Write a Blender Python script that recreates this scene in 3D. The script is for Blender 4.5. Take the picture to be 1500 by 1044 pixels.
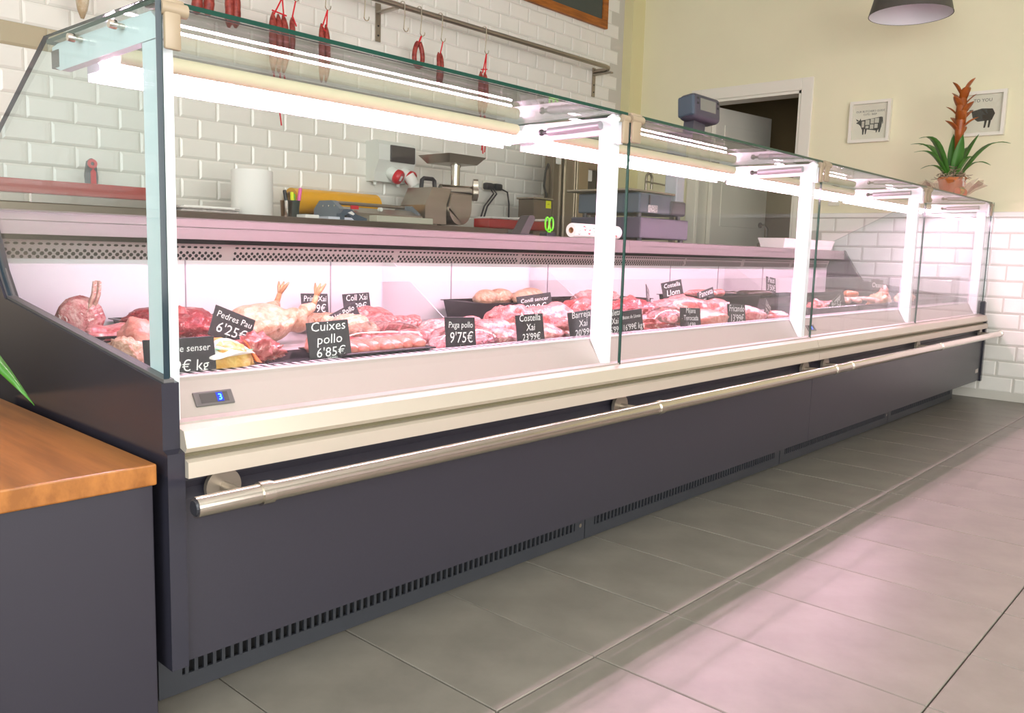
import bpy, bmesh, math, random
from mathutils import Matrix, Vector, noise
for o in list(bpy.data.objects): bpy.data.objects.remove(o, do_unlink=True)
S = bpy.context.scene
COL = S.collection
R = math.radians
# ---------------------------------------------------------------- camera
cd = bpy.data.cameras.new('camera'); cam = bpy.data.objects.new('camera', cd); COL.objects.link(cam)
cd.sensor_width = 36; cd.lens = 29.403; cd.clip_start = .02; cd.clip_end = 60
yaw, pit, rol = -0.833779, -0.126018, 0.029427
cy, sy, cp, sp = math.cos(yaw), math.sin(yaw), math.cos(pit), math.sin(pit)
fw = Vector((-sy*cp, cy*cp, sp)); rt = Vector((cy, sy, 0)); up = rt.cross(fw)
r2 = math.cos(rol)*rt + math.sin(rol)*up; u2 = -math.sin(rol)*rt + math.cos(rol)*up
cam.matrix_world = Matrix(((r2.x, u2.x, -fw.x, -.6214), (r2.y, u2.y, -fw.y, -1.365), (r2.z, u2.z, -fw.z, .8539), (0, 0, 0, 1)))
S.camera = cam
# ---------------------------------------------------------------- world, window daylight, exposure
S.view_settings.view_transform = 'Standard'; S.view_settings.look = 'None'
S.view_settings.gamma = 1; S.view_settings.use_curve_mapping = False
S.view_settings.exposure = 0.0
W = bpy.data.worlds.new('world'); S.world = W; W.use_nodes = True
W.node_tree.nodes['Background'].inputs[0].default_value = (.86, .93, 1, 1)
W.node_tree.nodes['Background'].inputs[1].default_value = 1.2
def area(name, loc, rot, sx, sy_, power, colr):
    l = bpy.data.lights.new(name, 'AREA'); l.shape = 'RECTANGLE'; l.size = sx; l.size_y = sy_; l.energy = power; l.color = colr
    o = bpy.data.objects.new(name, l); COL.objects.link(o); o.location = loc; o.rotation_euler = rot
    return o
area('window_daylight', (-.35, -3.72, 1.55), (R(90), 0, 0), 4.2, 2.1, 190, (1, .98, .94))
area('side_window_daylight', (-2.52, -1.9, 1.55), (R(90), 0, R(-90)), 2.6, 2.1, 106, (.92, .97, 1))
LED_STRENGTH = 250
# ---------------------------------------------------------------- materials
def srgb(h):
    h = h.lstrip('#'); c = [int(h[i:i+2], 16)/255 for i in (0, 2, 4)]
    return tuple((v/12.92 if v <= .04045 else ((v+.055)/1.055)**2.4) for v in c)+(1,)
MATS = {}
def mat(name, colr, rough=.5, metal=0, var=0.0, scale=8, bump=0.0, col2=None, coat=0, emis=None, es=0, stretch=None, sub=0, detail=4):
    if name in MATS: return MATS[name]
    m = bpy.data.materials.new(name); m.use_nodes = True; nt = m.node_tree; b = nt.nodes['Principled BSDF']
    c = srgb(colr) if isinstance(colr, str) else colr
    b.inputs['Base Color'].default_value = c; b.inputs['Roughness'].default_value = rough; b.inputs['Metallic'].default_value = metal
    if coat: b.inputs['Coat Weight'].default_value = coat; b.inputs['Coat Roughness'].default_value = .08
    if sub: b.inputs['Subsurface Weight'].default_value = sub; b.inputs['Subsurface Scale'].default_value = .01
    if emis: b.inputs['Emission Color'].default_value = srgb(emis); b.inputs['Emission Strength'].default_value = es
    if var or bump or col2:
        tc = nt.nodes.new('ShaderNodeTexCoord'); mp = nt.nodes.new('ShaderNodeMapping'); nz = nt.nodes.new('ShaderNodeTexNoise')
        nz.inputs['Scale'].default_value = scale; nz.inputs['Detail'].default_value = detail; nz.inputs['Roughness'].default_value = .6
        if stretch: mp.inputs['Scale'].default_value = stretch
        nt.links.new(tc.outputs['Object'], mp.inputs[0]); nt.links.new(mp.outputs[0], nz.inputs['Vector'])
        if var or col2:
            rp = nt.nodes.new('ShaderNodeValToRGB')
            c2 = srgb(col2) if col2 else tuple(max(0, v*(1-var)) for v in c[:3])+(1,)
            c1 = c if col2 else tuple(min(1, v*(1+var)) for v in c[:3])+(1,)
            rp.color_ramp.elements[0].position = .36; rp.color_ramp.elements[1].position = .64
            rp.color_ramp.elements[0].color = c1; rp.color_ramp.elements[1].color = c2
            nt.links.new(nz.outputs[0], rp.inputs[0]); nt.links.new(rp.outputs[0], b.inputs['Base Color'])
        if bump:
            bp = nt.nodes.new('ShaderNodeBump'); bp.inputs['Strength'].default_value = bump; bp.inputs['Distance'].default_value = .01
            nt.links.new(nz.outputs[0], bp.inputs['Height']); nt.links.new(bp.outputs[0], b.inputs['Normal'])
    MATS[name] = m; return m
def glass(name, tint, refl=.05, maxr=.9):
    m = bpy.data.materials.new(name); m.use_nodes = True; nt = m.node_tree; nt.nodes.clear()
    out = nt.nodes.new('ShaderNodeOutputMaterial'); tr = nt.nodes.new('ShaderNodeBsdfTransparent'); gl = nt.nodes.new('ShaderNodeBsdfGlossy')
    tr.inputs[0].default_value = tint; gl.inputs['Roughness'].default_value = .0
    lw = nt.nodes.new('ShaderNodeLayerWeight'); lw.inputs[0].default_value = .5
    pw = nt.nodes.new('ShaderNodeMath'); pw.operation = 'POWER'; pw.inputs[1].default_value = 5
    ma = nt.nodes.new('ShaderNodeMath'); ma.operation = 'MULTIPLY_ADD'; ma.inputs[1].default_value = maxr; ma.inputs[2].default_value = refl
    mx = nt.nodes.new('ShaderNodeMixShader')
    nt.links.new(lw.outputs['Facing'], pw.inputs[0]); nt.links.new(pw.outputs[0], ma.inputs[0]); nt.links.new(ma.outputs[0], mx.inputs[0])
    nt.links.new(tr.outputs[0], mx.inputs[1]); nt.links.new(gl.outputs[0], mx.inputs[2]); nt.links.new(mx.outputs[0], out.inputs[0])
    MATS[name] = m; return m
GLASS = glass('clear_glass', (.97, .985, .975, 1), .03)
GLASSB = glass('end_glass', (.90, .955, .95, 1), .022)
FILM = glass('plastic_film', (.95, .95, .95, 1), .10)
GEDGE = mat('glass_edge', '#0e3b30', .08)
GEDGED = mat('glass_edge_dark', '#22323a', .1)
M_TILE = mat('white_tile', '#e9e6dd', .12, var=.02, scale=3)
M_BEIGE = mat('beige_tile', '#b3a78c', .15)
M_GROUT = mat('grout', '#c9c5ba', .8)
M_GREEN = mat('green_paint', '#e9e3c2', .75, var=.02, scale=1.5, bump=.02)
M_WHITEP = mat('white_paint', '#e9e4d6', .45)
M_CEIL = mat('ceiling_paint', '#ecebe6', .8)
M_FLOOR = mat('floor_tile_grey', '#7a756b', .38, var=.12, scale=5, bump=.03, detail=8)
M_FGROUT = mat('floor_grout', '#5d554c', .8)
M_BLACK = mat('black_panel', '#2e2c34', .33, bump=.015, scale=200, var=.03)
M_BLACKS = mat('black_smooth', '#2b2a33', .18)
M_DARK = mat('dark_plastic', '#26262b', .4)
M_KICK = mat('kick_grey', '#33353a', .4)
M_VOID = mat('vent_dark', '#0a0a0c', .8)
M_ALU = mat('brushed_alu', '#c8beae', .33, metal=.45, bump=.01, scale=60, stretch=(.05, 1, 1))
M_ALU2 = mat('alu_cream', '#b0a79e', .38, metal=.25)
M_GROOVE = mat('olive_groove', '#6d664c', .5)
M_STEEL = mat('stainless', '#a1978a', .30, metal=.8, var=.05, scale=20, stretch=(.05, 1, 1))
M_STEELD = mat('stainless_dark', '#7b7062', .32, metal=.75)
M_CHROME = mat('chrome_rail', '#d9d2c6', .17, metal=1)
M_WHITEM = mat('white_metal', '#e6ebee', .3)
M_INNER = mat('white_inner', '#e2dade', .35)
M_DUCT = mat('duct_grey', '#b9a9a8', .4)
M_BEIGEM = mat('beige_clamp', '#9b8a72', .4)
M_CREAM = mat('blind_cream', '#d6cfb0', .35)
M_LED = mat('led_tube', '#ffffff', .4, emis='#ffc6e6', es=LED_STRENGTH)
M_STRUT = mat('strut_grey', '#9b9aa0', .35, metal=.4)
M_WOOD = mat('oiled_wood', '#a4682f', .33, col2='#84501f', scale=3.0, stretch=(14, 1.1, 8), bump=.02, detail=8)
M_FRAMEW = mat('oak_frame', '#b0681f', .5, col2='#8c4f16', scale=6, stretch=(1, 8, 8))
M_BOARD = mat('blackboard', '#4b5048', .8)
M_RED = mat('red_plastic', '#a5231c', .3, var=.05, scale=4)
M_REDB = mat('bright_red', '#c8202c', .35)
M_PAPER = mat('paper_white', '#efece6', .8, bump=.05, scale=60)
M_PAPERG = mat('newsprint', '#d9cfc9', .8, var=.2, scale=40)
M_YELLOW = mat('yellow_film', '#e6a817', .2, var=.08, scale=3, stretch=(.1, 4, 4))
M_CARD = mat('cardboard', '#a97f54', .8)
M_BLUEG = mat('blue_grey_plastic', '#4d5a68', .35)
M_SCALE = mat('scale_dark', '#4b4853', .4)
M_LIME = mat('lime_plastic', '#66d61a', .4)
M_FLUO = mat('fluo_yellow', '#e8f000', .5)
M_PINK = mat('pink_plastic', '#f06ab0', .4)
M_ELEC = mat('electric_grey', '#dfe3dc', .4)
M_SMOKE = mat('smoked_window', '#4a4544', .12)
M_SLATE = mat('slate_card', '#2b292e', .6, var=.1, scale=20)
M_CHALK = mat('chalk_white', '#f2f0f0', .7)
M_TRAY = mat('black_tray', '#1c1b20', .25)
M_LEAF = mat('leaf_green', '#35691f', .35, col2='#4f8430', scale=6, stretch=(1, 1, .3))
M_BRACT = mat('bract_orange', '#b3601c', .4, col2='#8f4513', scale=8)
M_STRAW = mat('straw', '#a38d78', .8, var=.2, scale=30)
M_TERRA = mat('pot_orange', '#b8682a', .6)
M_STRING = mat('red_string', '#d11a28', .7)
M_SAUS = mat('cured_sausage', '#7a1f1a', .45, col2='#a8473a', scale=45, bump=.25)
M_SAUSW = mat('white_sausage', '#d9cdb6', .6, col2='#b79f7d', scale=30, bump=.2)
M_LAMP = mat('lamp_grey', '#4c4843', .5)
M_LAMPIN = mat('lamp_white', '#e4e2e6', .5)
M_SCREEN = mat('lcd_grey', '#7f8078', .2)
M_BLUE = mat('blue_digit', '#2060ff', .4, emis='#4aa8ff', es=6)
M_BLUED = mat('blue_lcd', '#0b2a9a', .3, emis='#0a30c0', es=.7)
def meat(name, c1, c2, scale=14, bump=.35, rough=.3, fat='#ecd6cd', fatpos=.66):
    m = mat(name, c1, rough, coat=.2, sub=.04); nt = m.node_tree; b = nt.nodes['Principled BSDF']
    tc = nt.nodes.new('ShaderNodeTexCoord'); n1 = nt.nodes.new('ShaderNodeTexNoise'); n2 = nt.nodes.new('ShaderNodeTexNoise'); rp = nt.nodes.new('ShaderNodeValToRGB'); bp = nt.nodes.new('ShaderNodeBump')
    n1.inputs['Scale'].default_value = scale*1.6; n1.inputs['Detail'].default_value = 6; n1.inputs['Distortion'].default_value = 1.6; n1.inputs['Roughness'].default_value = .65
    n2.inputs['Scale'].default_value = scale*6; n2.inputs['Detail'].default_value = 5
    e = rp.color_ramp.elements; e[0].position = .36; e[0].color = srgb(c1); e[1].position = .58; e[1].color = srgb(c2)
    x = rp.color_ramp.elements.new(fatpos); x.color = srgb(fat)
    bp.inputs['Strength'].default_value = min(1, bump*1.6); bp.inputs['Distance'].default_value = .012
    for n in (n1, n2): nt.links.new(tc.outputs['Object'], n.inputs['Vector'])
    nt.links.new(n1.outputs[0], rp.inputs[0]); nt.links.new(rp.outputs[0], b.inputs['Base Color']); nt.links.new(n2.outputs[0], bp.inputs['Height']); nt.links.new(bp.outputs[0], b.inputs['Normal'])
    return m
MEAT = dict(red=meat('beef_red', '#8f1c22', '#c46a68', 22), deep=meat('offal_red', '#74141a', '#a02d36', 26, .5),
    pink=meat('pork_pink', '#b54a50', '#d68c88', 14), pale=meat('chicken_skin', '#bd8468', '#d8b097', 16, .45, fat='#e2c6b0'),
    lamb=meat('lamb_fat', '#d7a8a0', '#a53a42', 16), fillet=meat('chicken_fillet', '#bf6c60', '#d39283', 9, .35, fat='#e0b5a5'),
    mix=meat('lamb_pink', '#b8525a', '#e0b4ae', 20, .45), bone=meat('bone_pale', '#d2b6a2', '#b06a62', 20, .3),
    claw=meat('chicken_foot', '#b8704a', '#d09a74', 14, fat='#ddb592'), orange=meat('orange_sausage', '#b04a26', '#c97745', 20))
# ---------------------------------------------------------------- mesh builder
class MB:
    def __init__(s): s.v = []; s.f = []; s.mi = []; s.cur = 0
    def add(s, vs, fs):
        n = len(s.v); s.v += [tuple(p) for p in vs]
        for f in fs: s.f.append(tuple(i+n for i in f)); s.mi.append(s.cur)
        return s
    def box(s, x0, x1, y0, y1, z0, z1):
        return s.add([(x, y, z) for x in (x0, x1) for y in (y0, y1) for z in (z0, z1)],
            [(0, 1, 3, 2), (4, 6, 7, 5), (0, 4, 5, 1), (2, 3, 7, 6), (0, 2, 6, 4), (1, 5, 7, 3)])
    def rbox(s, x0, x1, y0, y1, z0, z1, r=.005, seg=2):
        bm = bmesh.new(); bmesh.ops.create_cube(bm, size=1)
        for v in bm.verts: v.co = Vector(((x0+x1)/2+v.co.x*(x1-x0), (y0+y1)/2+v.co.y*(y1-y0), (z0+z1)/2+v.co.z*(z1-z0)))
        bmesh.ops.bevel(bm, geom=list(bm.edges), offset=min(r, .49*min(x1-x0, y1-y0, z1-z0)), segments=seg, affect='EDGES', profile=.5)
        bm.verts.index_update(); s.add([v.co[:] for v in bm.verts], [[v.index for v in f.verts] for f in bm.faces]); bm.free(); return s
    def prism(s, poly, ax, a, b, side=None):
        # poly: list of 2D points in the two axes other than ax
        n = len(poly)
        def P(p, t):
            return {'X': (t, p[0], p[1]), 'Y': (p[0], t, p[1]), 'Z': (p[0], p[1], t)}[ax]
        vs = [P(p, a) for p in poly]+[P(p, b) for p in poly]
        c = s.cur
        s.add(vs, [tuple(range(n-1, -1, -1)), tuple(range(n, 2*n))])
        if side is not None: s.cur = side
        s.add(vs, [(i, (i+1) % n, n+(i+1) % n, n+i) for i in range(n)]); s.cur = c
        return s
    def tube(s, pts, r, n=8, cap=True):
        pts = [Vector(p) for p in pts]; rings = []
        rr = r if isinstance(r, (list, tuple)) else [r]*len(pts)
        ref = None
        for i, p in enumerate(pts):
            t = (pts[min(i+1, len(pts)-1)]-pts[max(i-1, 0)]).normalized()
            if ref is None: ref = Vector((0, 0, 1)) if abs(t.z) < .9 else Vector((1, 0, 0))
            a = (ref-t*ref.dot(t)).normalized(); b = t.cross(a); ref = a
            rings.append([p+(a*math.cos(2*math.pi*k/n)+b*math.sin(2*math.pi*k/n))*rr[i] for k in range(n)])
        vs = [q for g in rings for q in g]; fs = []
        for i in range(len(pts)-1):
            for k in range(n): fs.append((i*n+k, i*n+(k+1) % n, (i+1)*n+(k+1) % n, (i+1)*n+k))
        if cap: fs += [tuple(range(n-1, -1, -1)), tuple(range((len(pts)-1)*n, len(pts)*n))]
        return s.add(vs, fs)
    def lathe(s, prof, c=(0, 0, 0), n=24, axis='Z', cap=True):
        vs = []; fs = []
        for (r, h) in prof:
            for k in range(n):
                a = 2*math.pi*k/n; u, w = r*math.cos(a), r*math.sin(a)
                p = {'Z': (u, w, h), 'X': (h, u, w), 'Y': (u, h, w)}[axis]
                vs.append((p[0]+c[0], p[1]+c[1], p[2]+c[2]))
        for i in range(len(prof)-1):
            for k in range(n): fs.append((i*n+k, i*n+(k+1) % n, (i+1)*n+(k+1) % n, (i+1)*n+k))
        if prof[0] == prof[-1]: cap = False
        if cap and prof[0][0] > 1e-6: fs.append(tuple(range(n-1, -1, -1)))
        if cap and prof[-1][0] > 1e-6: fs.append(tuple(range((len(prof)-1)*n, len(prof)*n)))
        return s.add(vs, fs)
    def cyl(s, c, r, h, axis='Z', n=20): return s.lathe([(r, 0), (r, h)], c, n, axis)
    def ell(s, c, rx, ry, rz, rot=(0, 0, 0), sub=2):
        bm = bmesh.new(); bmesh.ops.create_icosphere(bm, subdivisions=sub, radius=1)
        from mathutils import Euler
        m = Matrix.Translation(c) @ Euler(rot).to_matrix().to_4x4() @ Matrix.Diagonal((rx, ry, rz, 1))
        s.add([(m @ v.co)[:] for v in bm.verts], [[v.index for v in f.verts] for f in bm.faces]); bm.free(); return s
    def mesh(s, name, m, smooth=False, off=(0, 0, 0), fix=True):
        me = bpy.data.meshes.new(name); me.from_pydata([(x-off[0], y-off[1], z-off[2]) for x, y, z in s.v], [], s.f)
        ms = m if isinstance(m, (list, tuple)) else [m]
        for k in ms: me.materials.append(k)
        if len(ms) > 1:
            for p, i in zip(me.polygons, s.mi): p.material_index = i
        if fix:
            bm = bmesh.new(); bm.from_mesh(me); bmesh.ops.recalc_face_normals(bm, faces=bm.faces); bm.to_mesh(me); bm.free()
        if smooth:
            for p in me.polygons: p.use_smooth = True
            if smooth != 'all':
                try: me.set_sharp_from_angle(angle=R(40))
                except Exception: pass
        me.update(); return me
    def build(s, name, m, parent=None, smooth=False, off=None):
        if off is None: off = tuple(root_of(parent).location) if parent is not None and root_of(parent).get('wc') else (0, 0, 0)
        o = bpy.data.objects.new(name, s.mesh(name, m, smooth, off)); COL.objects.link(o)
        if parent is not None: o.parent = parent
        return o
def root_of(o):
    while o.parent is not None: o = o.parent
    return o
def tag(o, label, cat, group=None):
    o['label'] = label; o['category'] = cat
    if group: o['group'] = group
    return o
def thing(name, label, cat, loc=(0, 0, 0), rz=0, group=None, wc=False):
    o = bpy.data.objects.new(name, None); COL.objects.link(o); o.location = loc; o.rotation_euler = (0, 0, rz); o.empty_display_size = .05
    if wc: o['wc'] = 1
    return tag(o, label, cat, group)
def struct(name, mb, m, smooth=False):
    o = mb.build(name, m, None, smooth); o['kind'] = 'structure'; return o
def inst(name, me, loc, parent, rot=(0, 0, 0)):
    o = bpy.data.objects.new(name, me); COL.objects.link(o); o.parent = parent; o.location = loc; o.rotation_euler = rot; return o
def text_mb(mb, txt, size, cx, z, y, shear=.12, align='CENTER', plane='Y', xs=1.0):
    cu = bpy.data.curves.new('t', 'FONT'); cu.body = txt; cu.size = size; cu.align_x = align; cu.shear = shear; cu.resolution_u = 2
    o = bpy.data.objects.new('t', cu); COL.objects.link(o); dg = bpy.context.evaluated_depsgraph_get()
    me = bpy.data.meshes.new_from_object(o.evaluated_get(dg))
    vs = [(v.co.x*xs, v.co.y) for v in me.vertices]; fs = [tuple(p.vertices) for p in me.polygons]
    if plane == 'Y': mb.add([(cx+a, y, z+b) for a, b in vs], fs)
    elif plane == 'X': mb.add([(y, cx-a, z+b) for a, b in vs], fs)
    bpy.data.objects.remove(o); bpy.data.curves.remove(cu); bpy.data.meshes.remove(me)
    return mb
# ================================================================ SETTING
XW, YB = 5.36, 2.78
floor = struct('floor', MB().box(-2.6, 8, -3.8, 4.2, -.06, -.006), M_FGROUT)
ftm = MB().rbox(-.1502, .1502, -.2862, .2862, -.012, 0, .0015, 1).mesh('floor_tile', M_FLOOR)
TX0, TDX, TY1, TDY = .459, .3035, -.373, .5756
for i in range(-9, 17):
    for j in range(-5, 2):
        x = TX0+(i+.5)*TDX; y = TY1+(j+.5)*TDY
        if x < -2.4 or x > XW-.14: continue
        if i < -3 and j < 0: continue
        inst('floor_tile', ftm, (x, y, random.Random(i*31+j).uniform(-.0006, .0004)), floor)
MB().box(XW-.15, XW-.001, -3.7, .8, -.006, -.001).build('edge_strip', M_FLOOR, floor)
ceil = struct('ceiling', MB().box(-2.6, 8, -3.8, 4.2, 3.05, 3.12), M_CEIL)
# back wall and its metro tiles
wb = struct('wall_back', MB().box(-2.6, 5.3, YB+.006, YB+.12, 0, 3.05), M_GROUT)
def metro(w, h):
    b = .011; d = .007
    vs = [(-w/2, 0, -h/2), (w/2, 0, -h/2), (w/2, 0, h/2), (-w/2, 0, h/2)]
    vs += [(-w/2, -.002, -h/2), (w/2, -.002, -h/2), (w/2, -.002, h/2), (-w/2, -.002, h/2)]
    vs += [(-w/2+b, -d, -h/2+b), (w/2-b, -d, -h/2+b), (w/2-b, -d, h/2-b), (-w/2+b, -d, h/2-b)]
    fs = [(8, 9, 10, 11)]+[(4+i, 4+(i+1) % 4, 8+(i+1) % 4, 8+i) for i in range(4)]+[(i, (i+1) % 4, 4+(i+1) % 4, 4+i) for i in range(4)]
    return vs, fs
tv, tf = metro(.198, .0985)
tm = MB().add(tv, tf).mesh('wall_tile', M_TILE); tmb = MB().add(tv, tf).mesh('wall_tile_beige', M_BEIGE)
rest = MB()
for r in range(-1, 21):
    z = .97+.1*r+.05
    for c in range(-9, 26):
        x = .72+.2*c+(.1 if r % 2 else 0)-.4+.1
        if x > 5.1 or z > 3: continue
        if 0 <= r <= 11 and .25 < x:
            beige = (r == 7 and x < .95)
            inst('wall_tile', tmb if beige else tm, (x, YB+.006, z), wb)
        elif x > -1.2: rest.add([(a+x, b+YB+.006, c_+z) for a, b, c_ in tv], tf)
o = rest.build('wall_tile_rest', M_TILE, wb); o['kind'] = 'stuff'
# corner pillar
struct('trim_1', MB().box(5.19, XW+.01, 2.70, YB+.02, 0, 3.05), mat('pillar_paint', '#dcd4a4', .7))
# right wall with door opening
D0, D1, DH = 1.315, 2.13, 2.06
wr = MB().box(XW, XW+.14, -3.8, D0, 0, 3.05); wr.box(XW, XW+.14, D1, YB+.12, 0, 3.05); wr.box(XW, XW+.14, D0, D1, DH, 3.05)
wr = struct('wall_right', wr, M_GREEN)
tmr = MB().add([(b, -a, c) for a, b, c in tv], tf).mesh('wall_tile_side', M_TILE)
for r in range(12):
    z = 1.15-.1*(r+.5)
    for c in range(-6, 7):
        y = .1+.2*c+(.1 if r % 2 else 0)
        if y > 1.14 or z < 0: continue
        inst('wall_tile', tmr, (XW, y, z), wr)
MB().rbox(XW-.014, XW+.002, -3.7, 1.23, 1.15, 1.183, .005).build('cap_rail', M_TILE, wr)
MB().box(XW-.004, XW, -3.7, 1.23, 0, 1.15).build('grout_bed', M_GROUT, wr)
# left and front walls with their windows
wl = MB().box(-2.6, -2.54, -3.8, -3.25, 0, 3.05); wl.box(-2.6, -2.54, -.55, YB+.1, 0, 3.05); wl.box(-2.6, -2.54, -3.25, -.55, 0, .45); wl.box(-2.6, -2.54, -3.25, -.55, 2.65, 3.05)
struct('wall_left', wl, M_CEIL)
wf = MB().box(-2.6, -2.45, -3.86, -3.8, 0, 3.05); wf.box(1.75, 5.5, -3.86, -3.8, 0, 3.05); wf.box(-2.45, 1.75, -3.86, -3.8, 0, .45); wf.box(-2.45, 1.75, -3.86, -3.8, 2.65, 3.05)
struct('wall_front', wf, M_CEIL)
def window(name, fr, gl):
    w = struct(name, fr, M_WHITEP); g = gl.build('pane', GLASS, w); return w
f = MB()
for x in (-2.45, -1.05, .35, 1.70): f.box(x, x+.05, -3.85, -3.81, .45, 2.65)
f.box(-2.45, 1.75, -3.85, -3.81, .45, .5); f.box(-2.45, 1.75, -3.85, -3.81, 2.6, 2.65)
window('window_1', f, MB().box(-2.4, 1.7, -3.836, -3.828, .5, 2.6))
f = MB()
for y in (-3.25, -1.92, -.6): f.box(-2.59, -2.55, y, y+.05, .45, 2.65)
f.box(-2.59, -2.55, -3.25, -.55, .45, .5); f.box(-2.59, -2.55, -3.25, -.55, 2.6, 2.65)
window('window_2', f, MB().box(-2.576, -2.568, -3.2, -.6, .5, 2.6))
# door: casing, leaf opened into the back room
dr = bpy.data.objects.new('door_1', None); COL.objects.link(dr); dr.location = (XW, 1.7, 0); dr['kind'] = 'structure'; dr['wc'] = 1
c = MB(); e = .085
c.rbox(XW-.016, XW+.004, D0-e, D0, 0, DH+e, .004); c.rbox(XW-.016, XW+.004, D1, D1+e, 0, DH+e, .004); c.rbox(XW-.016, XW+.004, D0, D1, DH, DH+e, .004)
c.box(XW-.006, XW+.15, D0-.001, D0+.02, 0, DH); c.box(XW-.006, XW+.15, D1-.02, D1+.001, 0, DH); c.box(XW-.006, XW+.15, D0, D1, DH-.02, DH)
c.build('casing', M_WHITEP, dr)
leafm = MB().rbox(0, .78, -.02, .02, .01, DH-.03, .003); leaf = leafm.build('leaf', M_WHITEP, dr, off=(0, 0, 0))
leaf.location = (.13, D1-.045-1.7, 0); leaf.rotation_euler = (0, 0, R(-7))
p = MB()
for z0, z1 in ((.25, .95), (1.1, 1.9)):
    p.rbox(.12, .66, -.026, -.019, z0, z1, .003)
p.build('panel_moulding', M_WHITEP, leaf, off=(0, 0, 0))
h = MB(); h.tube([(.70, -.02, 1.13), (.70, -.07, 1.13), (.715, -.085, 1.10), (.715, -.085, .99), (.70, -.07, .96), (.70, -.02, .96)], .010, 8)
h.cyl((.70, -.03, 1.13), .024, .012, 'Y', 14); h.cyl((.70, -.03, .96), .024, .012, 'Y', 14)
h.build('door_handle', M_STEEL, leaf, smooth=True, off=(0, 0, 0))
# back room behind the door
br = MB().box(XW+.14, 8, 3.0, 3.1, 0, 3.05); br.box(XW+.14, 8, .55, .6, 0, 3.05); br.box(7.9, 8, .6, 3.0, 0, 3.05)
struct('wall_room', br, mat('back_room_paint', '#b7a988', .8))
t = thing('cold_room_cabinet', 'tall dark grey steel cabinet standing in the room behind the open door', 'cabinet', (6.9, 1.55, 0), wc=True)
MB().rbox(6.62, 7.3, .75, 1.80, 0, 2.3, .01).build('body', mat('cabinet_taupe', '#8a7d64', .4, metal=.2), t)
tx = MB(); text_mb(tx, 'Gawn', .085, 1.40, 1.63, 6.612, plane='X', shear=.2)
tx.tube([(6.612, 1.62-.012*k, 1.66+.05*math.sin(k*.22)) for k in range(14)], .006, 5); tx.build('lettering', M_DARK, t)
tx = MB(); text_mb(tx, 'ini', .085, 1.22, 1.63, 6.612, plane='X', shear=.2); tx.build('red_lettering', mat('dull_red', '#7a2418', .5), t)
t = thing('tall_larder', 'tall plain beige larder panel seen above the open door leaf', 'cabinet', (7.2, 2.3, 0), wc=True)
MB().rbox(6.95, 7.6, 1.84, 2.85, 0, 2.35, .01).build('body', mat('larder_beige', '#9a8258', .6), t)
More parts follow.
